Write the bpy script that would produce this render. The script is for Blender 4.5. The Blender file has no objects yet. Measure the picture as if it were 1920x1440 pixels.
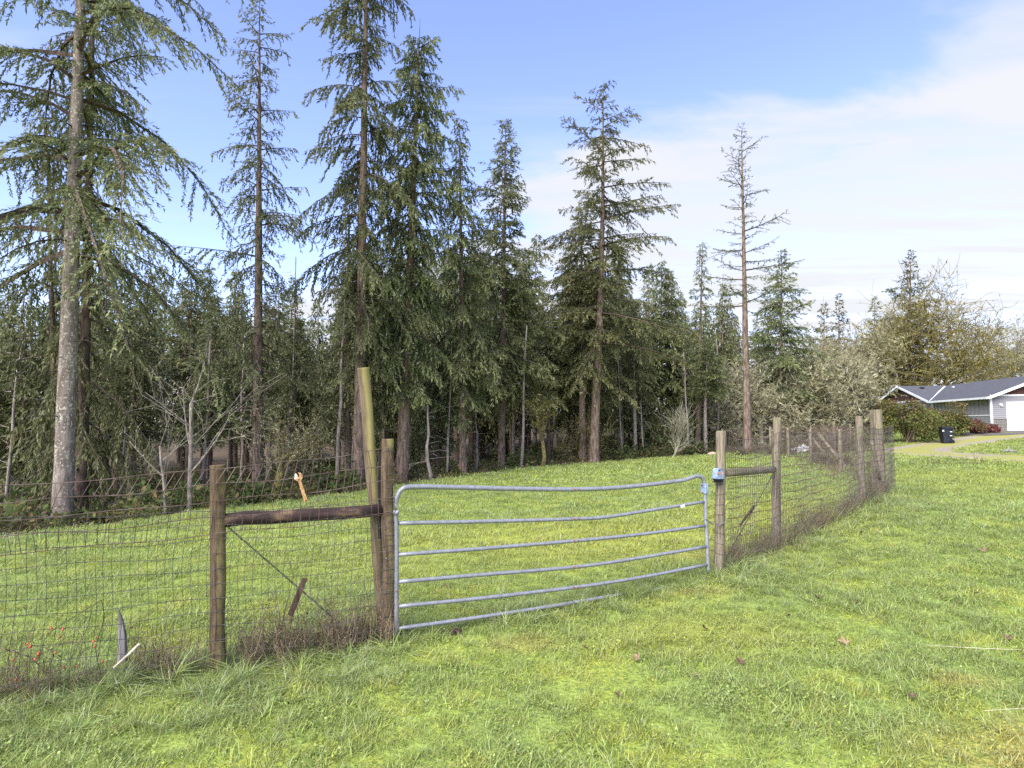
import bpy, math, random
import numpy as np
from mathutils import Vector, Matrix

SC = bpy.context.scene
COL = SC.collection
R = math.radians

# ------------------------------------------------------------------ camera
FPX, HOR = 1150.0, 795.0                 # focal length in photo pixels, horizon row
PITCH = math.atan((HOR - 720.0) / FPX)
CAMZ = 1.75
cd = bpy.data.cameras.new('camera'); cam = bpy.data.objects.new('camera', cd); COL.objects.link(cam)
cd.sensor_width = 36.0; cd.lens = 36.0 * FPX / 1920.0; cd.clip_start = 0.05; cd.clip_end = 3000
cam.location = (0, 0, CAMZ); cam.rotation_euler = (math.pi / 2 + PITCH, 0, 0)
SC.camera = cam

# ------------------------------------------------------------------ sky, sun, exposure
SUN_EL, SUN_AZ = 44.0, 212.0             # azimuth clockwise from +Y (view direction): behind the camera
SC.view_settings.view_transform = 'Standard'; SC.view_settings.look = 'None'
SC.view_settings.exposure = 2.0; SC.view_settings.gamma = 1.0
SC.view_settings.use_curve_mapping = False
SC.cycles.use_denoising = False
SC.cycles.max_bounces = 6; SC.cycles.diffuse_bounces = 3; SC.cycles.glossy_bounces = 2
SC.cycles.transmission_bounces = 3; SC.cycles.transparent_max_bounces = 4
SC.cycles.sample_clamp_indirect = 4.0
SC.cycles.caustics_reflective = False; SC.cycles.caustics_refractive = False

class NT:
    """small helper to write node trees"""
    def __init__(s, tree): s.t = tree; s.n = tree.nodes; s.l = tree.links
    def node(s, typ, **kw):
        nd = s.n.new(typ)
        for k, v in kw.items():
            if k.startswith('i_'):
                key = k[2:]; key = int(key) if key.isdigit() else key.replace('_', ' ')
                s.put(nd.inputs[key], v)
            else: setattr(nd, k, v)
        return nd
    def put(s, sock, v):
        if isinstance(v, bpy.types.NodeSocket): s.l.new(v, sock)
        else: sock.default_value = v
    def math(s, op, a, b=0.0, c=None, clamp=False):
        nd = s.n.new('ShaderNodeMath'); nd.operation = op; nd.use_clamp = clamp
        s.put(nd.inputs[0], a); s.put(nd.inputs[1], b)
        if c is not None: s.put(nd.inputs[2], c)
        return nd.outputs[0]
    def mix(s, fac, a, b, blend='MIX'):
        nd = s.n.new('ShaderNodeMix'); nd.data_type = 'RGBA'; nd.blend_type = blend
        s.put(nd.inputs[0], fac); s.put(nd.inputs[6], a if not isinstance(a, tuple) else rgba(a)); s.put(nd.inputs[7], b if not isinstance(b, tuple) else rgba(b))
        return nd.outputs[2]
    def ramp(s, fac, lo, hi):
        nd = s.n.new('ShaderNodeMapRange'); nd.interpolation_type = 'SMOOTHSTEP'
        s.put(nd.inputs[0], fac); s.put(nd.inputs[1], lo); s.put(nd.inputs[2], hi)
        return nd.outputs[0]
    def noise(s, vec, scale, detail=3.0, rough=0.55, dist=0.0):
        nd = s.n.new('ShaderNodeTexNoise'); s.put(nd.inputs['Vector'], vec)
        nd.inputs['Scale'].default_value = scale; nd.inputs['Detail'].default_value = detail
        nd.inputs['Roughness'].default_value = rough; nd.inputs['Distortion'].default_value = dist
        return nd.outputs[0]
    def mapv(s, vec, scale=(1, 1, 1), loc=(0, 0, 0), rot=(0, 0, 0)):
        nd = s.n.new('ShaderNodeMapping'); s.put(nd.inputs['Vector'], vec)
        nd.inputs['Scale'].default_value = scale; nd.inputs['Location'].default_value = loc; nd.inputs['Rotation'].default_value = rot
        return nd.outputs[0]
def rgba(c): return (c[0], c[1], c[2], 1.0)

wd = bpy.data.worlds.new('World'); SC.world = wd; wd.use_nodes = True
w = NT(wd.node_tree); w.n.clear()
sky = w.node('ShaderNodeTexSky', sky_type='NISHITA', sun_disc=False, sun_elevation=R(SUN_EL),
             sun_rotation=R(SUN_AZ), altitude=100.0, air_density=1.0, dust_density=0.4, ozone_density=2.4)
tc = w.node('ShaderNodeTexCoord')
sx = w.node('ShaderNodeSeparateXYZ'); w.put(sx.inputs[0], tc.outputs['Generated'])
zz = w.math('MAXIMUM', w.math('ADD', sx.outputs[2], 0.02), 0.03)
cx = w.math('DIVIDE', sx.outputs[0], zz); cy = w.math('DIVIDE', sx.outputs[1], zz)
cv = w.node('ShaderNodeCombineXYZ'); w.put(cv.inputs[0], cx); w.put(cv.inputs[1], cy)
n1 = w.noise(w.mapv(cv.outputs[0], (0.9, 1.5, 1), (3.1, 0.4, 0), (0, 0, R(28))), 0.9, 6, 0.58, 0.4)
n2 = w.noise(w.mapv(cv.outputs[0], (0.5, 2.2, 1), (7.7, 2.4, 0), (0, 0, R(35))), 1.1, 5, 0.6, 0.6)
front = w.math('ADD', w.math('ADD', w.math('MULTIPLY', cx, 1.05), cy), w.math('MULTIPLY', w.math('SUBTRACT', n1, 0.5), 3.2))
bank = w.ramp(front, 2.42, 2.98)
thin = w.math('MULTIPLY', w.ramp(n2, 0.52, 0.85), 0.45)
thick = w.math('ADD', 0.56, w.math('MULTIPLY', w.ramp(n2, 0.32, 0.62), 0.44))
cm = w.math('MAXIMUM', w.math('MULTIPLY', bank, thick), thin, clamp=True)
blue = w.mix(1.0, sky.outputs[0], (1.2, 1.03, 1.2), 'MULTIPLY')
skc = w.mix(cm, blue, (2.72, 2.76, 2.95))
bg = w.node('ShaderNodeBackground'); w.put(bg.inputs[0], skc); bg.inputs[1].default_value = 0.083
wo = w.node('ShaderNodeOutputWorld'); w.l.new(bg.outputs[0], wo.inputs[0])

sl = bpy.data.lights.new('sun', 'SUN'); sl.energy = 2.1; sl.angle = R(50); sl.color = (1.0, 0.955, 0.88)
so = bpy.data.objects.new('sun', sl); COL.objects.link(so)
sdir = Vector((math.sin(R(SUN_AZ)) * math.cos(R(SUN_EL)), math.cos(R(SUN_AZ)) * math.cos(R(SUN_EL)), math.sin(R(SUN_EL))))
so.rotation_euler = sdir.to_track_quat('Z', 'Y').to_euler(); so.location = (0, -10, 30)

# ------------------------------------------------------------------ pixel -> direction
def ray(px, py):
    u = (px - 960.0) / FPX; v = (720.0 - py) / FPX
    c, s = math.cos(PITCH), math.sin(PITCH)
    return np.array([u, c - v * s, s + v * c])
def P(px, py, depth):
    d = ray(px, py); return np.array([0, 0, CAMZ]) + d * (depth / d[1])

# ------------------------------------------------------------------ terrain height
CP = np.array([
 (-2.18,4.54,-.03),(-1,5.2,-.05),(2.39,7.05,.07),(3.53,8.2,.12),(6.25,11,.31),(7.7,12.9,.35),(0,0,-.05),(-3.3,3.9,.0),
 (3,3,.03),(4,0,.08),(-6,0,-.05),(14.7,17.6,.45),(24,34,.45),(25,41,.45),(37,48,1.2),(33,48,1.0),(42,46,1.25),(40,60,1.2),(50,50,1.3),
 (-8,10,-.1),(-6.5,13.3,-.1),(-4.75,15.2,-.1),(-1.8,21,-.1),(.9,25.6,-.1),(3.8,29,-.12),(9.9,30,.2),(9.7,20,.47),(10.3,27,.4),
 (0,12,-.06),(3,18,.12),(-40,40,-.3),(0,70,.2),(40,90,1.2),(-40,0,-.2),(60,10,1.),(20,70,.7),(0,-20,-.1),(60,-20,.6),(-60,-40,-.2),(-60,90,-.2),(90,60,1.4)], float)
def _U(r2): return np.where(r2 > 1e-12, r2 * np.log(np.maximum(r2, 1e-12)), 0.0)
_n = len(CP); _d2 = ((CP[:, None, :2] - CP[None, :, :2]) ** 2).sum(-1)
_A = np.zeros((_n + 3, _n + 3)); _A[:_n, :_n] = _U(_d2) + np.eye(_n) * 0.5
_A[:_n, _n] = 1; _A[:_n, _n + 1:] = CP[:, :2]; _A[_n, :_n] = 1; _A[_n + 1:, :_n] = CP[:, :2].T
_W = np.linalg.solve(_A, np.concatenate([CP[:, 2], np.zeros(3)]))
EDGE = np.array([(-30,-20),(-16,-2),(-10.5,7),(-8.4,9.9),(-7.4,11.4),(-6.5,13.5),(-4.9,15.4),(-3.7,17.9),(-1.8,21.2),(.9,25.8),(3.8,29.2),(9.9,31.5),(14,34),(20,40),(27,60),(45,74),(80,90),(200,140)], float)
def seg_dist(x, y, poly):
    """signed distance to polyline (positive on its left side)"""
    x = np.asarray(x, float); y = np.asarray(y, float)
    best = np.full(np.broadcast(x, y).shape, 1e9); sg = np.ones_like(best)
    for (x0, y0), (x1, y1) in zip(poly[:-1], poly[1:]):
        dx, dy = x1 - x0, y1 - y0; t = np.clip(((x - x0) * dx + (y - y0) * dy) / (dx * dx + dy * dy), 0, 1)
        ex, ey = x - (x0 + t * dx), y - (y0 + t * dy); d = np.hypot(ex, ey)
        m = d < best - 1e-9; best = np.where(m, d, best); sg = np.where(m, np.sign(dx * ey - dy * ex), sg)
    return best * sg
def sstep(a, b, v): t = np.clip((v - a) / (b - a), 0, 1); return t * t * (3 - 2 * t)
def zf(x, y):
    x = np.asarray(x, float); y = np.asarray(y, float); sh = np.broadcast(x, y).shape
    xf = np.broadcast_to(x, sh).ravel(); yf = np.broadcast_to(y, sh).ravel()
    r2 = (xf[:, None] - CP[None, :, 0]) ** 2 + (yf[:, None] - CP[None, :, 1]) ** 2
    z = _U(r2) @ _W[:_n] + _W[_n] + _W[_n + 1] * xf + _W[_n + 2] * yf
    far = sstep(70, 120, np.hypot(xf, yf)); z = z * (1 - far) + 0.3 * far
    sd = seg_dist(xf, yf, EDGE)
    z = z - sstep(-0.3, 5.0, sd) * (0.15 + 0.75 * sstep(6, -2, xf))
    z = z + 0.018 * np.sin(xf * 1.7 + 0.6 * yf) * np.sin(yf * 1.3 - .4 * xf) + 0.01 * np.sin(xf * 4.1 + 1.3) * np.sin(yf * 3.7)
    return z.reshape(sh)
def z1(x, y): return float(zf(np.array([x]), np.array([y]))[0])
_ys = np.concatenate([np.linspace(1.5, 20, 1500), np.linspace(20, 120, 2000)])
def G(px, py):
    d = ray(px, py); t = _ys / d[1]
    dz = CAMZ + d[2] * t - zf(d[0] * t, _ys)
    k = np.argmax(dz < 0); k = len(_ys) - 1 if dz[k] >= 0 else k
    return np.array([d[0] * t[k], _ys[k], float(zf(d[0] * t[k:k+1], _ys[k:k+1])[0])])

# ------------------------------------------------------------------ mesh helpers
def mesh_np(name, V, tris=None, quads=None, smooth=False, cols=None):
    me = bpy.data.meshes.new(name); V = np.asarray(V, np.float32)
    tris = np.zeros((0, 3), np.int32) if tris is None or len(tris) == 0 else np.asarray(tris, np.int32)
    quads = np.zeros((0, 4), np.int32) if quads is None or len(quads) == 0 else np.asarray(quads, np.int32)
    me.vertices.add(len(V)); me.vertices.foreach_set('co', V.ravel())
    nl = tris.size + quads.size; me.loops.add(nl); me.polygons.add(len(tris) + len(quads))
    me.loops.foreach_set('vertex_index', np.concatenate([tris.ravel(), quads.ravel()]))
    st = np.concatenate([np.arange(len(tris)) * 3, tris.size + np.arange(len(quads)) * 4]).astype(np.int32)
    me.polygons.foreach_set('loop_start', st)
    me.polygons.foreach_set('use_smooth', np.full(len(st), smooth))
    if cols is not None:
        a = me.attributes.new('tint', 'FLOAT', 'POINT'); a.data.foreach_set('value', np.asarray(cols, np.float32))
    me.update(calc_edges=True); me.validate()
    return me

class MB:
    def __init__(s): s.V = []; s.T = []; s.Q = []; s.C = []; s.n = 0
    def add(s, V, T=None, Q=None, c=0.0):
        V = np.asarray(V, float).reshape(-1, 3)
        if T is not None and len(T): s.T.append(np.asarray(T, int).reshape(-1, 3) + s.n)
        if Q is not None and len(Q): s.Q.append(np.asarray(Q, int).reshape(-1, 4) + s.n)
        s.V.append(V); s.C.append(np.broadcast_to(c, (len(V),)) if np.ndim(c) == 0 else np.asarray(c)); s.n += len(V)
        return s
    def box(s, c, size, rot=None, bevel=0.0):
        h = np.array(size) / 2.0; b = min(bevel, h.min() * .9)
        if b <= 0:
            v = np.array([(i, j, k) for i in (-1, 1) for j in (-1, 1) for k in (-1, 1)], float) * h
            q = [(0,1,3,2),(4,6,7,5),(0,4,5,1),(2,3,7,6),(0,2,6,4),(1,5,7,3)]; t = None
        else:
            v = []; q = []; t = []; idx = {}
            for sx_ in (-1, 1):
                for sy_ in (-1, 1):
                    for sz_ in (-1, 1):
                        for a in range(3):
                            p = np.array([sx_, sy_, sz_], float) * (h - b); p[a] = (sx_, sy_, sz_)[a] * h[a]
                            idx[(sx_, sy_, sz_, a)] = len(v); v.append(p)
            def I(sg, a): return idx[(sg[0], sg[1], sg[2], a)]
            for a in range(3):
                o = [k for k in range(3) if k != a]
                for sg in (-1, 1):
                    f = []
                    for (u_, w_) in ((-1,-1),(1,-1),(1,1),(-1,1)):
                        s3 = [0, 0, 0]; s3[a] = sg; s3[o[0]] = u_; s3[o[1]] = w_; f.append(I(s3, a))
                    q.append(f if (sg > 0) == (a != 1) else f[::-1])
                for (u_, w_) in ((-1,-1),(1,-1),(1,1),(-1,1)):
                    s0 = [0,0,0]; s0[o[0]] = u_; s0[o[1]] = w_; sa = list(s0); sb = list(s0); sa[a] = -1; sb[a] = 1
                    q.append([I(sa, o[0]), I(sb, o[0]), I(sb, o[1]), I(sa, o[1])])
            for sx_ in (-1, 1):
                for sy_ in (-1, 1):
                    for sz_ in (-1, 1): t.append([idx[(sx_, sy_, sz_, a)] for a in range(3)])
            v = np.array(v)
        if rot is not None: v = v @ np.array(Matrix(rot).to_3x3()).T if not isinstance(rot, np.ndarray) else v @ rot.T
        return s.add(v + np.array(c), t, q)
    def tube(s, path, rad, sides=8, cap=True, c=0.0, jitter=0.0, rng=None):
        path = np.asarray(path, float); n = len(path); rad = np.broadcast_to(np.asarray(rad, float), (n,))
        tan = np.gradient(path, axis=0); tan /= np.linalg.norm(tan, axis=1)[:, None] + 1e-12
        ref = np.array([0, 0, 1.0]) if abs(tan[:, 2]).mean() < .8 else np.array([1.0, 0, 0])
        a = np.cross(tan, ref); a /= np.linalg.norm(a, axis=1)[:, None] + 1e-12; b = np.cross(tan, a)
        th = np.arange(sides) * 2 * math.pi / sides
        rr = rad[:, None] * np.ones((1, sides))
        if jitter and rng is not None: rr = rr * (1 + jitter * rng.standard_normal(rr.shape))
        V = path[:, None, :] + rr[..., None] * (np.cos(th)[None, :, None] * a[:, None, :] + np.sin(th)[None, :, None] * b[:, None, :])
        i = np.arange(n - 1)[:, None] * sides; j = np.arange(sides)[None, :]; j2 = (j + 1) % sides
        Q = np.stack([i + j, i + j2, i + sides + j2, i + sides + j], -1).reshape(-1, 4)
        V = V.reshape(-1, 3); T = None
        if cap:
            V = np.vstack([V, path[0], path[-1]]); k = n * sides; jj = np.arange(sides); j2 = (jj + 1) % sides
            T = np.vstack([np.stack([np.full(sides, k), j2, jj], -1), np.stack([np.full(sides, k + 1), (n - 1) * sides + jj, (n - 1) * sides + j2], -1)])
        cc = np.repeat(np.broadcast_to(c, (n,)), sides) if np.ndim(c) else c
        if cap and np.ndim(c): cc = np.concatenate([cc, [c[0], c[-1]]])
        return s.add(V, T, Q, cc)
    def prism(s, poly, h0, h1, frame):
        """extrude a convex-ish outline (list of 2-D points) between h0 and h1 along frame's third axis"""
        poly = np.asarray(poly, float); n = len(poly); o, ax, ay, az = frame
        lo = o + poly[:, :1] * ax + poly[:, 1:2] * ay + h0 * az; hi = lo + (h1 - h0) * az
        j = np.arange(n); j2 = (j + 1) % n
        V = np.vstack([lo, hi]); Q = np.stack([j, j2, n + j2, n + j], -1)
        T = [(0, k + 1, k) for k in range(1, n - 1)] + [(n, n + k, n + k + 1) for k in range(1, n - 1)]
        return s.add(V, T, Q)
    def mesh(s, name, smooth=False):
        return mesh_np(name, np.vstack(s.V), np.vstack(s.T) if s.T else None, np.vstack(s.Q) if s.Q else None, smooth, np.concatenate(s.C))

def link(name, me, mat=None, parent=None, loc=None):
    o = bpy.data.objects.new(name, me); COL.objects.link(o)
    if mat is not None and me is not None and not me.materials: me.materials.append(mat)
    if parent is not None: o.parent = parent
    if loc is not None: o.location = loc
    return o
def part(name, mb, mat, parent=None, smooth=False): return link(name, mb.mesh(name, smooth), mat, parent)
def tag(o, label=None, cat=None, group=None, kind=None):
    for k, v in (('label', label), ('category', cat), ('group', group), ('kind', kind)):
        if v: o[k] = v
    return o
def thing(name, loc, label, cat, group=None):
    o = bpy.data.objects.new(name, None); COL.objects.link(o); o.location = loc; o.empty_display_size = .2
    return tag(o, label, cat, group)
def rel(root, pts): return np.asarray(pts, float) - np.array(root.location)

# ------------------------------------------------------------------ materials
MAT = {}
def newmat(name):
    m = bpy.data.materials.new(name); m.use_nodes = True; t = NT(m.node_tree); t.n.clear(); MAT[name] = m
    return m, t
def finish(t, color, rough=.8, metallic=0.0, bump=None, bstr=.3, bdist=.01, translucent=0.0, spec=.3, tcol=None):
    b = t.node('ShaderNodeBsdfPrincipled'); t.put(b.inputs['Base Color'], rgba(color) if isinstance(color, tuple) else color)
    t.put(b.inputs['Roughness'], rough); t.put(b.inputs['Metallic'], metallic); b.inputs['Specular IOR Level'].default_value = spec
    if bump is not None:
        bn = t.node('ShaderNodeBump'); bn.inputs['Strength'].default_value = bstr; bn.inputs['Distance'].default_value = bdist
        t.put(bn.inputs['Height'], bump); t.l.new(bn.outputs[0], b.inputs['Normal'])
    out = t.node('ShaderNodeOutputMaterial'); sh = b.outputs[0]
    if translucent:
        tr = t.node('ShaderNodeBsdfTranslucent'); t.put(tr.inputs[0], tcol if tcol is not None else (rgba(color) if isinstance(color, tuple) else color))
        mx = t.node('ShaderNodeMixShader'); mx.inputs[0].default_value = translucent
        t.l.new(sh, mx.inputs[1]); t.l.new(tr.outputs[0], mx.inputs[2]); sh = mx.outputs[0]
    t.l.new(sh, out.inputs[0])
def geo(t): return t.node('ShaderNodeNewGeometry')
def objco(t): return t.node('ShaderNodeTexCoord').outputs['Object']

def simple(name, c0, c1, scale, rough=.8, stretch=(1, 1, 1), bump=.3, bdist=.01, metallic=0.0, spec=.3, lo=.35, hi=.65):
    m, t = newmat(name); v = t.mapv(objco(t), stretch); nz = t.noise(v, scale, 4, .6)
    finish(t, t.mix(t.ramp(nz, lo, hi), c0, c1), rough, metallic, nz, bump, bdist, spec=spec); return m

# grass colour shared by ground sheet and blades: patches in world space
def grass_color(t, pos):
    big = t.noise(pos, .35, 3, .55); mid = t.noise(t.mapv(pos, (1, 1, 1), (13, 5, 0)), 1.5, 3, .6); sm = t.noise(t.mapv(pos, (1, 1, 1), (3, 9, 0)), 7, 2, .5)
    lush, fresh, moss, straw = (.25, .325, .078), (.31, .38, .072), (.39, .395, .062), (.40, .31, .09)
    c = t.mix(t.ramp(t.math('ADD', t.math('MULTIPLY', big, .5), t.math('MULTIPLY', mid, .5)), .42, .58), lush, fresh)
    sp = t.node('ShaderNodeSeparateXYZ'); t.put(sp.inputs[0], pos); X, Y = sp.outputs[0], sp.outputs[1]
    def blob(x, y, rx, ry, k=1.0):
        a = t.math('DIVIDE', t.math('SUBTRACT', X, x), rx); b = t.math('DIVIDE', t.math('SUBTRACT', Y, y), ry)
        d = t.math('SQRT', t.math('ADD', t.math('MULTIPLY', a, a), t.math('MULTIPLY', b, b)))
        d = t.math('ADD', d, t.math('MULTIPLY', t.math('SUBTRACT', mid, .5), 1.3))
        return t.math('MULTIPLY', t.ramp(d, 1.15, .25), k)
    mossy = t.math('MULTIPLY', t.ramp(t.math('ADD', t.math('MULTIPLY', mid, .6), t.math('MULTIPLY', sm, .4)), .5, .62), .55)
    for b in ((1.2, 9.5, 4.5, 2.3, .75), (4.2, 10.5, 2.2, 2.5, .7), (13, 14, 5, 4, .35), (1.5, 5.2, 1.2, .7, .6), (-1.5, 8.5, 2, 1.5, .4)):
        mossy = t.math('MAXIMUM', mossy, blob(*b))
    c = t.mix(mossy, c, moss)
    tan = blob(2.9, 3.3, .95, .55, .8)
    for b in ((2.4, 7.9, .7, .35, .5), (.1, 5.1, .4, .25, .5), (3.0, 4.2, .35, .2, .5), (1.9, 6.3, .5, .2, .4)):
        tan = t.math('MAXIMUM', tan, blob(*b))
    c = t.mix(tan, c, straw)
    return c, sm

m, t = newmat('grass_blade'); g = geo(t); c, sm = grass_color(t, g.outputs['Position'])
rnd = g.outputs['Random Per Island']
c = t.mix(t.ramp(rnd, .5, 1.0), c, (.34, .39, .17)); c = t.mix(t.math('MULTIPLY', t.ramp(rnd, .1, 0.0), .8), c, (.36, .29, .12))
hv = t.node('ShaderNodeHueSaturation'); t.put(hv.inputs['Color'], c)
t.put(hv.inputs['Value'], t.math('ADD', .72, t.math('MULTIPLY', t.math('FRACT', t.math('MULTIPLY', rnd, 37.3)), .6)))
finish(t, hv.outputs[0], .5, translucent=.35, spec=.35)

m, t = newmat('long_grass_blade'); g = geo(t); rnd = g.outputs['Random Per Island']
c, sm = grass_color(t, g.outputs['Position']); c = t.mix(.5, c, (.27, .345, .11))
c = t.mix(t.ramp(rnd, .6, 1.0), c, (.38, .42, .25)); c = t.mix(t.math('MULTIPLY', t.ramp(rnd, .06, 0.0), .8), c, (.36, .29, .14))
hv = t.node('ShaderNodeHueSaturation'); t.put(hv.inputs['Color'], c)
t.put(hv.inputs['Value'], t.math('ADD', .7, t.math('MULTIPLY', t.math('FRACT', t.math('MULTIPLY', rnd, 41.7)), .6)))
finish(t, hv.outputs[0], .45, translucent=.35, spec=.4)

m, t = newmat('ground'); g = geo(t); pos = g.outputs['Position']; c, sm = grass_color(t, pos)
fine = t.noise(pos, 28, 3, .65); c = t.mix(t.ramp(fine, .35, .7), c, (.15, .20, .045))
fl = t.node('ShaderNodeAttribute', attribute_name='tint').outputs['Fac']
ln = t.noise(pos, 9, 5, .7); ln2 = t.noise(pos, 1.1, 3, .6)
litter = t.mix(t.ramp(ln, .35, .65), (.06, .042, .027), (.15, .105, .066)); litter = t.mix(t.math('MULTIPLY', t.ramp(ln2, .5, .65), .6), litter, (.06, .075, .025))
fm = t.ramp(t.math('ADD', fl, t.math('MULTIPLY', t.math('SUBTRACT', ln2, .5), .5)), .4, .6)
finish(t, t.mix(fm, c, litter), .95, bump=fine, bstr=.8, bdist=.03, spec=.1)

m, t = newmat('needles'); g = geo(t); rnd = g.outputs['Random Per Island']
tip = t.node('ShaderNodeAttribute', attribute_name='tint').outputs['Fac']; oi = t.node('ShaderNodeObjectInfo').outputs['Random']
pat = t.noise(objco(t), .8, 3, .6)
c = t.mix(t.math('ADD', t.math('MULTIPLY', rnd, .5), t.math('MULTIPLY', t.ramp(pat, .35, .7), .5)), (.068, .086, .029), (.15, .166, .057))
c = t.mix(t.math('MULTIPLY', t.ramp(tip, .3, 1.0), .75), c, (.26, .26, .11))
c = t.mix(t.ramp(rnd, .955, .965), c, (.27, .27, .17))
hv = t.node('ShaderNodeHueSaturation'); t.put(hv.inputs['Color'], c); t.put(hv.inputs['Hue'], t.math('ADD', .485, t.math('MULTIPLY', oi, .035)))
t.put(hv.inputs['Value'], t.math('ADD', .8, t.math('MULTIPLY', t.math('FRACT', t.math('MULTIPLY', oi, 17.0)), .45)))
finish(t, hv.outputs[0], .55, translucent=.34, spec=.3)

def barkmat(name, c0, c1, lichen, amount, vs=4.0):
    m, t = newmat(name); v = objco(t)
    nz = t.noise(t.mapv(v, (1, 1, .22)), 14 * vs / 4, 5, .65); vo = t.node('ShaderNodeTexVoronoi', i_Scale=9.0 * vs / 4); t.put(vo.inputs['Vector'], t.mapv(v, (1, 1, .3)))
    c = t.mix(t.ramp(nz, .35, .68), c0, c1)
    ls = t.noise(t.mapv(v, (1, 1, .8)), 22 * vs / 4, 3, .6); lb = t.noise(v, 1.3, 2, .5)
    lm = t.ramp(t.math('ADD', ls, t.math('MULTIPLY', t.math('SUBTRACT', lb, .5), .35)), .62 - amount, .68 - amount)
    c = t.mix(lm, c, lichen)
    finish(t, c, .95, bump=t.math('ADD', nz, t.math('MULTIPLY', vo.outputs[0], .6)), bstr=.9, bdist=.03, spec=.1); return m
barkmat('bark_pale', (.13, .105, .082), (.26, .22, .18), (.42, .40, .30), .045)
barkmat('bark_fir', (.085, .06, .045), (.24, .18, .135), (.36, .34, .22), -.02)
barkmat('bark_dark', (.05, .036, .028), (.14, .105, .08), (.16, .17, .07), .0)
barkmat('bark_grey', (.15, .125, .105), (.32, .275, .235), (.42, .40, .28), .0)
barkmat('bark_moss', (.08, .062, .04), (.19, .155, .085), (.27, .25, .045), .1, 8)
barkmat('bark_lichen', (.13, .115, .085), (.30, .275, .20), (.44, .44, .29), .1, 8)
def tuft(name, c0, c1, c2):
    m, t = newmat(name); rnd = geo(t).outputs['Random Per Island']
    c = t.mix(rnd, c0, c1); c = t.mix(t.ramp(t.math('FRACT', t.math('MULTIPLY', rnd, 13.7)), .7, .95), c, c2); finish(t, c, .8, translucent=.25, spec=.1); return m
tuft('lichen_tuft', (.21, .19, .10), (.35, .325, .19), (.45, .43, .29))
tuft('moss_tuft', (.15, .13, .03), (.30, .25, .055), (.36, .33, .14))
tuft('leaf_shrub', (.065, .085, .024), (.15, .165, .045), (.22, .165, .07))
tuft('leaf_copper', (.13, .085, .04), (.19, .13, .065), (.12, .115, .04))
tuft('leaf_maroon', (.075, .022, .022), (.15, .05, .045), (.20, .09, .07))
tuft('dry_stem', (.13, .095, .06), (.26, .195, .125), (.37, .29, .185))
tuft('bramble', (.085, .065, .045), (.18, .14, .095), (.10, .115, .04))
tuft('bramble_leaf', (.075, .09, .028), (.15, .155, .045), (.23, .15, .065))
tuft('fern_leaf', (.05, .08, .026), (.105, .14, .042), (.18, .135, .06))

# timber posts: grain along the local z axis, green-yellow lichen on the weather side
m, t = newmat('post_wood'); v = objco(t); g = geo(t)
gr = t.noise(t.mapv(v, (1, 1, .06)), 55, 4, .7); bl = t.noise(v, 5, 3, .6)
c = t.mix(t.ramp(gr, .35, .65), (.065, .045, .027), (.16, .115, .068)); c = t.mix(t.math('MULTIPLY', t.ramp(bl, .5, .7), .6), c, (.055, .045, .03))
dp = t.node('ShaderNodeVectorMath', operation='DOT_PRODUCT'); t.put(dp.inputs[0], g.outputs['Normal']); dp.inputs[1].default_value = (.82, -.5, .28)
lm = t.ramp(t.math('ADD', dp.outputs['Value'], t.math('MULTIPLY', t.math('SUBTRACT', bl, .5), 1.7)), .6, 1.3)
c = t.mix(t.math('MULTIPLY', lm, .75), c, (.31, .265, .09))
finish(t, c, .9, bump=gr, bstr=.6, bdist=.006, spec=.15)
m, t = newmat('post_lichen'); v = objco(t); g = geo(t)
gr = t.noise(t.mapv(v, (1, 1, .06)), 55, 4, .7); bl = t.noise(t.mapv(v, (1, 1, .35)), 6, 3, .6)
c = t.mix(t.ramp(gr, .35, .65), (.085, .065, .04), (.19, .145, .085))
dp = t.node('ShaderNodeVectorMath', operation='DOT_PRODUCT'); t.put(dp.inputs[0], g.outputs['Normal']); dp.inputs[1].default_value = (.93, -.3, .2)
lm = t.ramp(t.math('ADD', dp.outputs['Value'], t.math('MULTIPLY', t.math('SUBTRACT', bl, .5), 1.9)), .05, .85)
zs_ = t.node('ShaderNodeSeparateXYZ'); t.put(zs_.inputs[0], v); lm = t.math('MULTIPLY', lm, t.ramp(zs_.outputs[2], .35, 1.5))
c = t.mix(t.math('MULTIPLY', lm, .8), c, (.33, .285, .10)); finish(t, c, .9, bump=gr, bstr=.6, bdist=.006, spec=.15)
m, t = newmat('post_grey'); v = objco(t)
gr = t.noise(t.mapv(v, (1, 1, .06)), 55, 4, .7); bl = t.noise(v, 6, 3, .6)
c = t.mix(t.ramp(gr, .33, .66), (.10, .08, .055), (.28, .235, .165)); c = t.mix(t.math('MULTIPLY', t.ramp(bl, .52, .68), .55), c, (.21, .21, .09))
finish(t, c, .9, bump=gr, bstr=.6, bdist=.006, spec=.15)
m, t = newmat('rail_wood'); v = objco(t)
gr = t.noise(t.mapv(v, (.06, 1, 1)), 50, 4, .7); bl = t.noise(t.mapv(v, (.5, 1, 1)), 7, 3, .6)
c = t.mix(t.ramp(gr, .35, .65), (.026, .016, .013), (.075, .045, .035)); c = t.mix(t.ramp(bl, .58, .72), c, (.20, .13, .075))
finish(t, c, .75, bump=gr, bstr=.6, bdist=.006, spec=.3)
simple('old_grey_wood', (.11, .10, .085), (.28, .26, .24), 30, .9, (1, 1, .08), .5)
simple('dark_board', (.04, .024, .016), (.12, .075, .05), 40, .85, (1, 1, .1), .5)
simple('pale_stick', (.38, .30, .21), (.60, .52, .40), 25, .85)
m, t = newmat('galvanised'); v = objco(t); nz = t.noise(v, 24, 4, .65); n2 = t.noise(v, 5, 3, .6)
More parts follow.
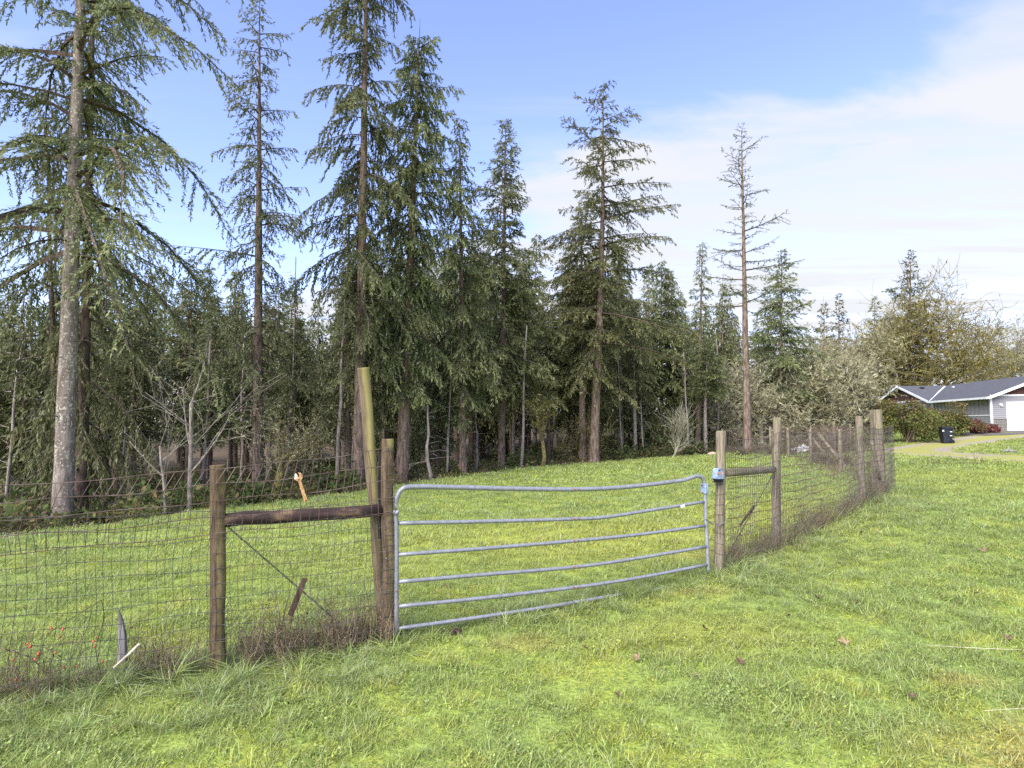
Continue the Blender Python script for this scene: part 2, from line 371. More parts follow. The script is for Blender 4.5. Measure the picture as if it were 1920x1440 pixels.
c = t.mix(t.ramp(nz, .3, .7), (.22, .223, .235), (.31, .315, .33)); c = t.mix(t.math('MULTIPLY', t.ramp(n2, .62, .72), .5), c, (.27, .25, .22))
finish(t, c, t.math('ADD', .38, t.math('MULTIPLY', nz, .25)), .35, nz, .12, .003, spec=.5)
simple('rust', (.10, .04, .02), (.25, .10, .04), 40, .9)
simple('wire_grey', (.055, .05, .045), (.13, .12, .11), 9, .7, spec=.15)
simple('wire_rust', (.085, .055, .042), (.18, .13, .105), 6, .8)
simple('chain_steel', (.16, .15, .14), (.4, .39, .37), 90, .45, metallic=.7)
m, t = newmat('latch_blue'); v = objco(t); nz = t.noise(v, 26, 3, .6); c = t.mix(t.ramp(nz, .3, .7), (.15, .205, .30), (.30, .37, .48))
finish(t, c, .5, bump=nz, bstr=.2, bdist=.002)
simple('latch_orange', (.42, .11, .03), (.62, .24, .10), 50, .8)
simple('black_plastic', (.006, .006, .009), (.014, .014, .018), 30, .45)
simple('wrench_rust', (.36, .17, .05), (.62, .40, .20), 60, .65)
simple('wrench_steel', (.55, .42, .32), (.78, .70, .62), 80, .5)
m, t = newmat('rosehip'); nz = t.noise(objco(t), 60, 2); finish(t, t.mix(nz, (.36, .03, .018), (.5, .1, .03)), .35, spec=.5)
m, t = newmat('dead_leaf'); nz = t.noise(objco(t), 30, 4, .6); oi = t.node('ShaderNodeObjectInfo').outputs['Random']
c = t.mix(t.ramp(nz, .35, .65), (.085, .052, .03), (.19, .125, .075)); c = t.mix(t.ramp(oi, .6, .75), c, t.mix(nz, (.19, .125, .07), (.33, .24, .14)))
finish(t, c, .7, bump=nz, bstr=.3, translucent=.1)
simple('soil', (.035, .022, .015), (.10, .065, .045), 30, .95, bump=.8, bdist=.02)
simple('debris_white', (.45, .44, .42), (.75, .74, .72), 5, .8)
simple('stone_pink', (.45, .30, .22), (.66, .50, .40), 6, .9)
# house
m, t = newmat('siding_grey'); nz = t.noise(t.mapv(objco(t), (1, 1, 6)), 1.2, 4, .6); finish(t, t.mix(nz, (.20, .195, .20), (.245, .24, .245)), .65, spec=.3)
simple('white_trim', (.68, .68, .67), (.80, .80, .79), 2, .55, bump=.05)
simple('gable_brown', (.055, .022, .016), (.10, .042, .03), 14, .7, (1, 1, .1))
m, t = newmat('shingles'); v = objco(t)
br = t.node('ShaderNodeTexBrick', i_Scale=1.0, i_Mortar_Size=.012); br.inputs['Brick Width'].default_value = .3; br.inputs['Row Height'].default_value = .14
t.put(br.inputs['Vector'], t.node('ShaderNodeTexCoord').outputs['UV'] if False else v); nz = t.noise(v, 3, 5, .7); br.inputs['Color1'].default_value = (.07, .071, .076, 1); br.inputs['Color2'].default_value = (.10, .101, .106, 1); br.inputs['Mortar'].default_value = (.05, .05, .06, 1)
finish(t, t.mix(t.math('MULTIPLY', nz, .5), br.outputs[0], (.105, .106, .112)), .9, bump=nz, bstr=.3, spec=.2)
simple('garage_white', (.78, .78, .77), (.86, .86, .85), 3, .5, bump=.03)
simple('window_glass', (.03, .035, .04), (.06, .07, .08), 2, .08, bump=0.0, spec=.6)
m, t = newmat('veneer_stone'); oi = t.node('ShaderNodeObjectInfo').outputs['Random']; nz = t.noise(objco(t), 6, 4, .65)
c = t.mix(oi, (.10, .07, .055), (.30, .21, .15)); c = t.mix(t.ramp(t.math('FRACT', t.math('MULTIPLY', oi, 7.3)), .7, .8), c, (.20, .19, .18)); finish(t, t.mix(t.math('MULTIPLY', nz, .5), c, (.14, .10, .08)), .9, bump=nz, bstr=.6, bdist=.02)
simple('mortar', (.16, .14, .12), (.24, .21, .18), 12, .95)
simple('bin_dark', (.012, .014, .022), (.022, .024, .034), 6, .5, bump=.05)
simple('bin_mark', (.45, .45, .45), (.6, .6, .6), 8, .6)
m, t = newmat('gravel'); g = geo(t); pos = g.outputs['Position']; n0 = t.noise(pos, 22, 4, .7); n1 = t.noise(pos, .6, 3, .55); n2 = t.noise(pos, 3, 3, .6)
wt = t.node('ShaderNodeAttribute', attribute_name='tint').outputs['Fac']
c = t.mix(t.ramp(n0, .3, .7), (.17, .14, .11), (.42, .36, .29))
mo = t.ramp(t.math('ADD', wt, t.math('ADD', t.math('MULTIPLY', t.math('SUBTRACT', n1, .5), 1.5), t.math('MULTIPLY', t.math('SUBTRACT', n2, .5), 1.1))), .3, .85)
c = t.mix(t.math('MULTIPLY', mo, .9), c, t.mix(n2, (.24, .26, .05), (.34, .31, .08)))
finish(t, c, .95, bump=n0, bstr=.7, bdist=.02, spec=.1)
m, t = newmat('asphalt_apron'); g = geo(t); pos = g.outputs['Position']; n0 = t.noise(pos, 14, 4, .7); n1 = t.noise(pos, .5, 3, .6)
finish(t, t.mix(t.math('MULTIPLY', t.ramp(n1, .5, .65), .6), t.mix(n0, (.075, .065, .058), (.15, .13, .115)), (.17, .16, .05)), .9, bump=n0, bstr=.4)

# ================================================================== GROUND
def axis(pts):
    out = []
    for (a, b, st) in pts: out.append(np.arange(a, b, st))
    return np.unique(np.concatenate(out))
gx = axis([(-400, -60, 30), (-60, -14, 2.0), (-14, 16, .25), (16, 50, .7), (50, 90, 4), (90, 401, 30)])
gy = axis([(-60, -4, 6), (-4, 16, .25), (16, 50, .6), (50, 90, 3), (90, 130, 10), (130, 461, 30)])
X, Y = np.meshgrid(gx, gy); Z = zf(X, Y)
nx, ny = len(gx), len(gy)
i, j = np.meshgrid(np.arange(nx - 1), np.arange(ny - 1)); k = (j * nx + i).ravel()
fm = sstep(-.5, .9, seg_dist(X, Y, EDGE)).ravel()
ground = link('ground', mesh_np('ground', np.stack([X, Y, Z], -1).reshape(-1, 3), None, np.stack([k, k + 1, k + nx + 1, k + nx], -1), True, fm), MAT['ground'])
tag(ground, kind='structure')

# gravel drive: ribbon following the ground, bending in front of the house
def catmull(pts, n=10):
    pts = np.asarray(pts, float); p = np.vstack([2 * pts[0] - pts[1], pts, 2 * pts[-1] - pts[-2]]); out = []
    for a in range(1, len(p) - 2):
        for u in np.arange(n) / n:
            out.append(.5 * (2 * p[a] + (p[a+1] - p[a-1]) * u + (2*p[a-1] - 5*p[a] + 4*p[a+1] - p[a+2]) * u*u + (3*p[a] - p[a-1] - 3*p[a+1] + p[a+2]) * u**3))
    out.append(p[-2]); return np.array(out)
drive_c = catmull([(38, 11), (24, 16.5), (18.6, 20.5), (17.3, 25.5), (20.5, 31.5), (26.5, 37.5), (33.5, 42.0), (38, 43.5)], 12)
def ribbon(c, half, cross, lift, endw=None):
    tn = np.gradient(c, axis=0); tn /= np.linalg.norm(tn, axis=1)[:, None]; nr = np.stack([-tn[:, 1], tn[:, 0]], -1)
    q = np.linspace(-1, 1, cross); hw = half if endw is None else np.linspace(half, endw, len(c))[:, None, None]
    p = c[:, None, :] + nr[:, None, :] * (q[None, :, None] * hw)
    z = zf(p[..., 0], p[..., 1]) + lift
    V = np.concatenate([p, z[..., None]], -1).reshape(-1, 3); n, mm = len(c), cross
    i, j = np.meshgrid(np.arange(mm - 1), np.arange(n - 1)); k = (j * mm + i).ravel()
    return V, np.stack([k, k + 1, k + mm + 1, k + mm], -1), np.tile(q, n)
V, Q, q = ribbon(drive_c, 2.5, 15, .03)
moss = np.clip(.62 - .75 * np.exp(-((abs(q) - .5) / .17) ** 2), 0, 1) + .3
link('gravel_drive', mesh_np('gravel_drive', V, None, Q, True, moss), MAT['gravel'])['kind'] = 'structure'
V, Q, q = ribbon(np.stack([np.linspace(31.5, 52, 24), np.linspace(45.6, 42.0, 24)], -1), 2.4, 9, .045)
link('driveway_apron', mesh_np('driveway_apron', V, None, Q, True, None), MAT['asphalt_apron'])['kind'] = 'structure'
def on_drive(x, y): return (np.abs(seg_dist(x, y, drive_c)) < 1.75) | (np.abs(seg_dist(x, y, np.array([(31.5, 45.6), (52, 42.0)]))) < 2.4) | ((x > 37) & (y > 46))

# ================================================================== FENCE LINES
GP = np.array([-0.98, 5.2]); GD = np.array([3.19, 1.75]); GL = np.linalg.norm(GD); GD = GD / GL; GN = np.array([GD[1], -GD[0]])   # GN points to the camera side
def onplane(px, py, off=0.0):
    """point where a photo pixel meets the vertical plane of the gate (moved off metres towards the camera)"""
    d = ray(px, py); o = GP + GN * off
    s = (o @ GN) / (d[:2] @ GN); return np.array([0, 0, CAMZ]) + d * s
def xy(px, depth): return np.array([(px - 960.0) / FPX * depth, depth])
LATCH = xy(1350, 7.05); PB = xy(1456, 8.2); PC = xy(1613, 11.0); PD = xy(1648, 12.9)
PE = np.array([9.7, 20.0]); PF = np.array([10.7, 25.5]); PG = np.array([10.6, 31.0])
P408 = onplane(409, 1245)[:2]
LEFT_END = GP - GD * 7.2
FENCE_PLAN = np.array([LEFT_END, GP, LATCH, PB, PC, PD])

# ================================================================== CONIFERS
UPV = np.array([0, 0, 1.0])
def nrm(a): return a / (np.linalg.norm(a, axis=-1, keepdims=True) + 1e-9)
def conifer(rng, H, r0, lean=(0, 0, 0), h_lo=.25, L=2.0, pw=.8, ramp_in=.2, nb=90, e_lo=-5, e_hi=40, droop=.35, hang=.3, sp2=.16, sp3=.08,
            sl=.14, sw=.04, gap=.12, bare=.12, l2f=.38, twigs=True, wob=.0, dead=0, z_skip=None, side=None, top=.985, fine=.44):
    nb = int(nb * 1.25); sp2 *= .8; sp3 *= .62 * fine; sl *= 1.25 * (.45 + .55 * fine); sw *= 1.75 * (.2 + .8 * fine); l2f *= 1.35
    lean = np.asarray(lean, float); ph = rng.uniform(0, 6.28, 2)
    def ax(z):
        z = np.asarray(z, float); f = z / H
        return np.stack([lean[0] * f + wob * np.sin(f * 5 + ph[0]) * f, lean[1] * f + wob * np.sin(f * 4 + ph[1]) * f, z], -1)
    # trunk
    zs = np.concatenate([[-.3, 0, .25, .7], np.linspace(1.5, H * .995, 16)]); rr = r0 * np.maximum(1 - zs / H, 0.012) ** .85
    rr[:4] *= (1.45, 1.32, 1.16, 1.06); tb = MB(); tb.tube(ax(zs), rr, 10, jitter=.045, rng=rng)
    tm = tb.mesh('trunk', True)
    # branches
    f = np.sort((np.arange(nb) + rng.uniform(0, 1, nb)) / nb) ** .92; z = H * (h_lo + (top - h_lo) * f); t = f
    if z_skip is not None:
        keep = ~((f > z_skip[0]) & (f < z_skip[1])) | (rng.uniform(size=nb) < .25); f, z, t = f[keep], z[keep], t[keep]; nb = len(z)
    az = np.arange(nb) * 2.399 + rng.uniform(-.5, .5, nb)
    if side is not None:      # weight branches towards one side
        az = np.where(rng.uniform(size=nb) < side[1], side[0] + rng.normal(0, .7, nb), az)
    prof = np.maximum(1 - t, .0) ** pw * (np.minimum(1, (t + .03) / ramp_in) ** .5 if ramp_in else 1) + .05
    Lb = L * prof * rng.uniform(.42, 1.28, nb); Lb = np.where(rng.uniform(size=nb) < gap, Lb * .35, Lb); Lb = np.maximum(Lb, .18)
    el = np.radians(e_lo + (e_hi - e_lo) * t ** 1.2 + rng.normal(0, 11, nb)); dr = droop * (1.05 - .6 * t) * rng.uniform(.6, 1.4, nb)
    hz = np.stack([np.cos(az), np.sin(az), 0 * az], -1); B0 = ax(z); bend = rng.normal(0, .28, nb); sd = np.cross(hz, UPV)
    def bp(i, s):
        s = np.asarray(s, float)
        return B0[i] + Lb[i][:, None] * (hz[i] * (s * np.cos(el[i]) * (1 - .12 * s * np.clip(dr[i], 0, 1)))[:, None] + sd[i] * (bend[i] * s * s)[:, None]
               + UPV * (s * np.sin(el[i]) - dr[i] * s ** 1.9)[:, None])
    lm = MB(); si = np.array([0, .2, .45, .7, 1.0])
    for b in range(nb):
        idx = np.full(len(si), b); lm.tube(bp(idx, si), (.010 + .0105 * Lb[b]) * np.array([1.25, .85, .6, .38, .12]), 3, cap=False)
    for b in range(dead):      # bare dead stubs under the crown
        zz_ = rng.uniform(.08, max(h_lo, .1) + .08) * H; a = rng.uniform(0, 6.28); l = rng.uniform(.3, 1.3); o = ax(zz_)
        d = np.array([math.cos(a), math.sin(a), rng.uniform(-.3, .1)]); pth = np.array([o, o + d * l * .5 + UPV * .03, o + d * l - UPV * .12 * l]); lm.tube(pth, [.018, .011, .004], 3, cap=False)
    # secondary twigs
    n2 = np.maximum(4, (Lb / sp2).astype(int)); bi = np.repeat(np.arange(nb), n2); kk = np.concatenate([np.arange(n) for n in n2])
    s = bare + (1 - bare) * (kk + rng.uniform(0, 1, len(kk))) / n2[bi]; s = np.minimum(s, 1.0)
    p2 = bp(bi, s); tg = nrm(bp(bi, np.minimum(s + .04, 1.04)) - p2); sg = np.where(kk % 2 == 0, 1.0, -1.0)
    sv = nrm(np.cross(tg, UPV)) * sg[:, None]; rn = rng.standard_normal((len(s), 3))
    d2 = nrm(tg * .6 + sv * rng.uniform(.2, 1.0, len(s))[:, None] - UPV * (hang * rng.uniform(.2, 1.5, len(s)))[:, None] + rn * .15)
    l2 = (np.minimum(l2f * Lb[bi] * (1.05 - .8 * s), .95) + .07) * rng.uniform(.5, 1.25, len(s))
    l2 = l2 * (.55 + .85 * (.5 + .5 * np.sin(s * 17 / np.maximum(Lb[bi], .6) * Lb[bi] + bi * 2.7)) ** .8)
    if twigs:
        e2 = p2 + d2 * l2[:, None]; wv = nrm(np.cross(d2, rng.standard_normal(d2.shape))) * .006; n = len(p2); k = np.arange(n) * 3
        lm.add(np.stack([p2 - wv, p2 + wv, e2], 1).reshape(-1, 3), np.stack([k, k + 1, k + 2], -1))
    lmesh = lm.mesh('limbs')
    # shoots
    n3 = np.maximum(2, (l2 / sp3).astype(int)); ci = np.repeat(np.arange(len(l2)), n3); kk = np.concatenate([np.arange(n) for n in n3]); N = len(ci)
    q = (kk + rng.uniform(.1, 1, N)) / n3[ci]
    p3 = p2[ci] + d2[ci] * (l2[ci] * q)[:, None] - UPV * (hang * .35 * l2[ci] * q * q)[:, None]
    pv = nrm(np.cross(d2[ci], rng.standard_normal((N, 3))))
    d3 = nrm(d2[ci] * .65 + pv * rng.uniform(.1, .8, N)[:, None] - UPV * (hang * .35) + rng.standard_normal((N, 3)) * .15)
    wv = nrm(np.cross(d3, UPV + rng.standard_normal((N, 3)) * .7)); l3 = sl * rng.uniform(.55, 1.35, N); w3 = sw * rng.uniform(.6, 1.3, N) * .5
    V = np.stack([p3, p3 + d3 * (l3 * .45)[:, None] + wv * w3[:, None], p3 + d3 * l3[:, None], p3 + d3 * (l3 * .45)[:, None] - wv * w3[:, None]], 1).reshape(-1, 3)
    k = np.arange(N) * 4; tint = np.clip(.55 * s[ci] + .5 * q - .05, 0, 1)
    return tm, lmesh, mesh_np('crown', V, None, np.stack([k, k + 1, k + 2, k + 3], -1), False, np.repeat(tint, 4))

def plant(name, base, meshes, mats, label, cat='tree', group=None, rot=0.0, scale=1.0, names=('trunk', 'limbs', 'crown')):
    o = thing(name, tuple(base), label, cat, group); o.rotation_euler = (0, 0, rot); o.scale = (scale,) * 3 if not isinstance(scale, tuple) else scale
    for nm, me, mt in zip(names, meshes, mats):
        if me is not None:
            c_ = link(nm, me, MAT[mt] if isinstance(mt, str) else mt, o)
            if nm != 'trunk': c_['kind'] = 'stuff'
    return o
TRI = 0
def hero(seed, base_px, base_py, depth, top_px, top_py, dia_px, label, bark='bark_fir', name='fir_tree', **kw):
    """a fir whose foot stands on the ground at the given depth and whose tip reaches the given pixel"""
    rng = np.random.default_rng(seed); b = P(base_px, base_py, depth); b[2] = z1(b[0], b[1]); tp = P(top_px, top_py, depth)
    H = tp[2] - b[2]; lean = (tp[0] - b[0], 0, 0); r0 = dia_px / FPX * depth / 2
    ms = conifer(rng, H, r0, lean, **kw)
    return plant(name, b, ms, (bark, 'bark_dark', 'needles'), label)

hero(1, 118, 965, 13.0, 172, -620, 36, 'nearest tall fir at far left with a thick pale bare trunk and long drooping boughs', 'bark_pale',
     h_lo=.30, L=4.3, pw=.5, ramp_in=.0, nb=100, e_lo=14, e_hi=35, droop=.72, hang=.5, sp2=.115, sp3=.055, sl=.115, sw=.03, gap=.3, bare=.14, l2f=.2, dead=8)
hero(2, 152, 975, 15.2, 182, -300, 23, 'dark fir with weeping boughs reaching the ground just right of the thick pale trunk', 'bark_dark',
     h_lo=.06, L=1.9, pw=.75, ramp_in=.0, nb=75, e_lo=-20, e_hi=20, droop=.55, hang=1.3, sp2=.12, sp3=.07, sl=.18, sw=.04, gap=.2, l2f=.42)
hero(3, 112, 960, 16.5, 84, 150, 15, 'leaning slim dark fir close behind the thick pale trunk', 'bark_dark',
     h_lo=.1, L=1.6, pw=.7, ramp_in=.0, nb=50, e_lo=-25, e_hi=10, droop=.5, hang=1.4, sp2=.13, sp3=.07, sl=.18, sw=.042, gap=.2, l2f=.5)
hero(4, 484, 930, 19.5, 487, -20, 22, 'narrow fir with short drooping boughs standing between the pale trunk and leaning post',
     h_lo=.16, L=2.1, pw=.42, ramp_in=.22, nb=105, e_lo=-12, e_hi=35, droop=.45, hang=.75, sp2=.12, sp3=.072, sl=.13, sw=.038, gap=.25, l2f=.27, dead=10)
hero(5, 672, 925, 20.0, 690, -260, 24, 'tall shaggy fir right behind the leaning post, its tip out of view',
     h_lo=.2, L=2.2, pw=.28, ramp_in=.16, nb=105, e_lo=-10, e_hi=25, droop=.5, hang=.9, sp2=.1, sp3=.062, sl=.155, sw=.043, gap=.25, l2f=.34, dead=6)
hero(6, 652, 925, 21.5, 655, 330, 13, 'slimmer fir standing close beside the shaggy fir behind the leaning post',
     h_lo=.2, L=1.6, pw=.6, ramp_in=.1, nb=70, e_lo=-10, e_hi=25, droop=.4, hang=.8, sp2=.13, sp3=.08, sl=.15, sw=.045, gap=.2)
hero(7, 752, 905, 21.5, 788, 30, 24, 'weeping fir just right of the tallest shaggy fir, above the gate hinge', h_lo=.21, L=2.1, pw=.28, ramp_in=.12, nb=120,
     e_lo=-12, e_hi=15, droop=.48, hang=1.0, sp2=.095, sp3=.062, sl=.165, sw=.045, gap=.15, l2f=.3, top=.955, dead=4)
hero(8, 868, 895, 23.5, 862, 210, 15, 'bushy fir leaning against the dense weeping fir on its right',
     h_lo=.24, L=1.9, pw=.7, ramp_in=.1, nb=90, e_lo=-15, e_hi=25, droop=.4, hang=.9, sp2=.11, sp3=.07, sl=.17, sw=.047, gap=.12, l2f=.38)
hero(9, 940, 885, 27.5, 948, 218, 15, 'full cone shaped fir in the middle of the picture, left of the tallest open fir',
     h_lo=.22, L=2.6, pw=.62, ramp_in=.1, nb=135, e_lo=-8, e_hi=40, droop=.28, hang=.5, sp2=.13, sp3=.085, sl=.19, sw=.052, gap=.12, l2f=.34, dead=6)
hero(10, 1113, 868, 29.0, 1137, 150, 19, 'tallest open fir right of the middle with layered wide boughs against the sky',
     h_lo=.3, L=4.3, pw=.62, ramp_in=.0, nb=85, e_lo=-14, e_hi=32, droop=.16, hang=.45, sp2=.14, sp3=.085, sl=.19, sw=.05, gap=.32, l2f=.2, wob=.15, dead=6)
hero(11, 1092, 868, 30.5, 1090, 385, 15, 'fir with pale green boughs crowding the left side of the tallest open fir',
     h_lo=.3, L=2.6, pw=.6, ramp_in=.1, nb=100, e_lo=-10, e_hi=35, droop=.3, hang=.5, sp2=.14, sp3=.085, sl=.2, sw=.055, gap=.12, dead=6)
hero(12, 1402, 852, 27.0, 1390, 232, 15, 'thin half dead conifer with a bare reddish trunk and sparse short twigs',
     h_lo=.42, L=2.0, pw=.42, ramp_in=.0, nb=52, e_lo=-6, e_hi=35, droop=-.12, hang=.1, sp2=.15, sp3=.07, sl=.1, sw=.03, gap=.35, l2f=.26, bare=.1, dead=12)
hero(13, 1308, 850, 36.0, 1317, 448, 10, 'slim dark spire fir just left of the half dead conifer',
     h_lo=.3, L=1.5, pw=.75, ramp_in=.0, nb=75, e_lo=-14, e_hi=20, droop=.25, hang=.6, sp2=.17, sp3=.11, sl=.22, sw=.06, gap=.15)
hero(14, 1462, 845, 40.0, 1466, 468, 10, 'pointed fir with upswept layers just right of the half dead conifer',
     h_lo=.3, L=3.2, pw=.8, ramp_in=.0, nb=85, e_lo=-8, e_hi=40, droop=.2, hang=.4, sp2=.18, sp3=.11, sl=.24, sw=.065, gap=.2)
hero(15, 1702, 800, 75.0, 1708, 465, 9, 'pointed fir rising behind the mossy spreading tree near the house',
     h_lo=.15, L=5.2, pw=.75, ramp_in=.0, nb=95, e_lo=-8, e_hi=40, droop=.2, hang=.3, sp2=.34, sp3=.2, sl=.42, sw=.12, gap=.2)
hero(16, 1240, 850, 38.0, 1240, 485, 10, 'dark fir filling the gap between the tallest open fir and the slim spire',
     h_lo=.12, L=2.9, pw=.8, ramp_in=.0, nb=110, e_lo=-14, e_hi=35, droop=.25, hang=.6, sp2=.16, sp3=.1, sl=.24, sw=.065, gap=.1)
for sd_, bx_, tx_, ty_, dp_, lb_ in ((21, 1640, 1640, 552, 88, 'small pointed fir showing left of the mossy spreading tree'),
        (22, 1573, 1573, 548, 82, 'right of the two small far firs on the skyline'), (23, 1545, 1545, 566, 80, 'left of the two small far firs on the skyline')):
    hero(sd_, bx_, 800, dp_, tx_, ty_, 7, lb_, h_lo=.1, L=3.6, pw=.85, ramp_in=.0, nb=70, e_lo=-8, e_hi=40, droop=.2, hang=.3, sp2=.34, sp3=.2, sl=.45, sw=.13, gap=.1)

# forest behind the pasture: a few firs of each build, copied one by one
protos = []
for n, (H, L, hl, pw, hg) in enumerate([(13, 1.9, .36, .75, .5), (14, 2.2, .34, .7, .7), (12, 1.6, .45, .6, .5), (15, 2.0, .5, .6, .4), (11, 2.3, .22, .85, .8), (13, 1.5, .4, .55, .9)]):
    protos.append((H, conifer(np.random.default_rng(50 + n), H, .13 + .01 * n, (.25 * (n % 3 - 1), 0, 0), h_lo=hl, L=L, pw=pw, ramp_in=.1, nb=80, e_lo=-12, e_hi=35, droop=.3, hang=hg,
                   sp2=.16, sp3=.105, sl=.24, sw=.06, gap=.15, l2f=.36, twigs=False, wob=.12, dead=9, fine=.68)))
rng = np.random.default_rng(77); placed = []; cnt = 0
AVOID = [(118, 13), (152, 15), (484, 19.5), (672, 20), (752, 21.5), (940, 27.5), (1113, 29)]
def skyline(px):   # row up to which the crowded background reaches in the photo
    return np.interp(px, [-600, 0, 150, 230, 330, 400, 520, 640, 800, 900, 1000, 1180, 1260, 1360, 1440, 1540, 1650, 1800], [520, 520, 470, 540, 480, 520, 560, 520, 470, 480, 480, 500, 540, 560, 540, 600, 610, 620])
ZX = [118, 300, 484, 672, 780, 940, 1110, 1250, 1317, 1402]
ZONES = ['left of the thick pale trunk', 'just right of the thick pale trunk', 'left of the narrow fir, behind the bare saplings', 'between the narrow fir and the leaning post', 'behind the shaggy firs by the gate hinge',
         'between the weeping fir and the cone fir', 'between the cone fir and the tallest open fir', 'just right of the tallest open fir', 'left of the slim dark spire', 'between the dark spire and the half dead conifer', 'right of the half dead conifer']
while len(placed) < 158 and cnt < 14000:
    cnt += 1; px = rng.uniform(-520, 1620); dp = 17 + 48 * rng.uniform() ** 1.1; x, y = xy(px, dp)
    s = float(seg_dist(np.array([x]), np.array([y]), EDGE)[0])
    if s < 1.6 or s > 36: continue
    if px > 1330 and dp < 40: continue
    if dp < 27 and rng.uniform() < .75: continue
    if any(math.hypot(x - a, y - b) < 1.15 + .022 * dp for a, b in placed): continue
    if any(math.hypot(x - (a - 960) / FPX * d, y - d) < 1.7 for a, d in AVOID): continue
    placed.append((x, y)); top = skyline(px) + rng.uniform(-45, 110); z = z1(x, y); H = P(px, top, dp)[2] - z
    H = max(H, 6.5); pH, ms = protos[int(rng.integers(len(protos)))]
    zone = ZONES[int(np.searchsorted(ZX, px))]; far_ = 'nearer ' if dp < 32 else ('' if dp < 46 else 'farther ')
    bark = ('bark_fir', 'bark_grey', 'bark_dark')[len(placed) % 3]
    o = thing('forest_fir', (x, y, z), far_ + 'slender fir in the dark woods ' + zone, 'tree', 'firs of the woods behind the pasture'); o.rotation_euler = (0, 0, rng.uniform(0, 6.28)); sc_ = H / pH
    o.scale = (max(sc_, .75) * rng.uniform(.85, 1.1),) * 2 + (sc_,)
    for nm, me, mt in zip(('trunk', 'limbs', 'crown'), ms, (bark, 'bark_dark', 'needles')):
        c_ = link(nm, me, MAT[mt], o)
        if nm != 'trunk': c_['kind'] = 'stuff'
        if nm == 'trunk': c_.material_slots[0].link = 'OBJECT'; c_.material_slots[0].material = MAT[bark]

# ------------------------------------------------------------------ scattering of uncountable growth
def scatter(name, pts, rotz, scl, idx, proto_objs, tilt=.12, seed=3, label=None, cat=None):
    rg = np.random.default_rng(seed); n = len(pts); me = bpy.data.meshes.new(name); me.vertices.add(n)
    me.vertices.foreach_set('co', np.asarray(pts, np.float32).ravel())
    rot = np.stack([rg.normal(0, tilt, n), rg.normal(0, tilt, n), rotz], -1).astype(np.float32)
    a = me.attributes.new('rot', 'FLOAT_VECTOR', 'POINT'); a.data.foreach_set('vector', rot.ravel())
    a = me.attributes.new('scl', 'FLOAT', 'POINT'); a.data.foreach_set('value', np.asarray(scl, np.float32))
    a = me.attributes.new('idx', 'INT', 'POINT'); a.data.foreach_set('value', np.asarray(idx, np.int32)); me.update()
    col = bpy.data.collections.new(name + '_kinds')
    for o in proto_objs: col.objects.link(o)
    ng = bpy.data.node_groups.new(name, 'GeometryNodeTree'); ng.interface.new_socket('Geometry', in_out='INPUT', socket_type='NodeSocketGeometry'); ng.interface.new_socket('Geometry', in_out='OUTPUT', socket_type='NodeSocketGeometry')
    t = NT(ng); gi = t.node('NodeGroupInput'); go = t.node('NodeGroupOutput'); ip = t.node('GeometryNodeInstanceOnPoints'); ci = t.node('GeometryNodeCollectionInfo')
    ci.inputs['Collection'].default_value = col; ci.inputs['Separate Children'].default_value = True; ci.inputs['Reset Children'].default_value = True
    ip.inputs['Pick Instance'].default_value = True
    def attr(nm, ty): nd = t.node('GeometryNodeInputNamedAttribute', data_type=ty); nd.inputs['Name'].default_value = nm; return nd.outputs['Attribute']
    er = t.node('FunctionNodeEulerToRotation'); t.l.new(attr('rot', 'FLOAT_VECTOR'), er.inputs[0])
    t.l.new(gi.outputs[0], ip.inputs['Points']); t.l.new(ci.outputs[0], ip.inputs['Instance']); t.l.new(er.outputs[0], ip.inputs['Rotation'])
    t.l.new(attr('scl', 'FLOAT'), ip.inputs['Scale']); t.l.new(attr('idx', 'INT'), ip.inputs['Instance Index']); t.l.new(ip.outputs[0], go.inputs[0])
    o = link(name, me); md = o.modifiers.new('scatter', 'NODES'); md.node_group = ng
    return tag(o, label, cat, kind='stuff')
def proto(name, mb, mat): 
    me = mb.mesh(name) if isinstance(mb, MB) else mb
    me.materials.append(MAT[mat]); return bpy.data.objects.new(name, me)

def blades(rng, n, rad, h, wdt, lean=.5, curl=.5):
    """a tuft of grass: every blade a bent tapering strip"""
    a = rng.uniform(0, 6.28, n); r = rad * np.sqrt(rng.uniform(0, 1, n)); p = np.stack([r * np.cos(a), r * np.sin(a), np.full(n, -.012)], -1)
    az = a * .4 + rng.uniform(0, 6.28, n) * .6 * 1.6; d = np.stack([np.cos(az), np.sin(az), 0 * az], -1); hh = h * rng.uniform(.45, 1.2, n); ln = lean * rng.uniform(.15, 1.25, n); cu = curl * rng.uniform(.1, 1.3, n)
    sv = np.stack([-np.sin(az), np.cos(az), 0 * az], -1) + rng.normal(0, .25, (n, 3)); wv = nrm(sv) * (wdt * rng.uniform(.6, 1.3, n) * .5)[:, None]
    def at(s): return p + d * (hh * (ln * s + cu * s * s))[:, None] + UPV * (hh * (s - .45 * cu * s * s))[:, None]
    p1, p2 = at(.5), at(1.0); V = np.stack([p - wv * .8, p + wv * .8, p1 + wv, p1 - wv, p2], 1).reshape(-1, 3); k = np.arange(n) * 5
    b = MB(); b.add(V, np.stack([k + 3, k + 2, k + 4], -1), np.stack([k, k + 1, k + 2, k + 3], -1)); return b
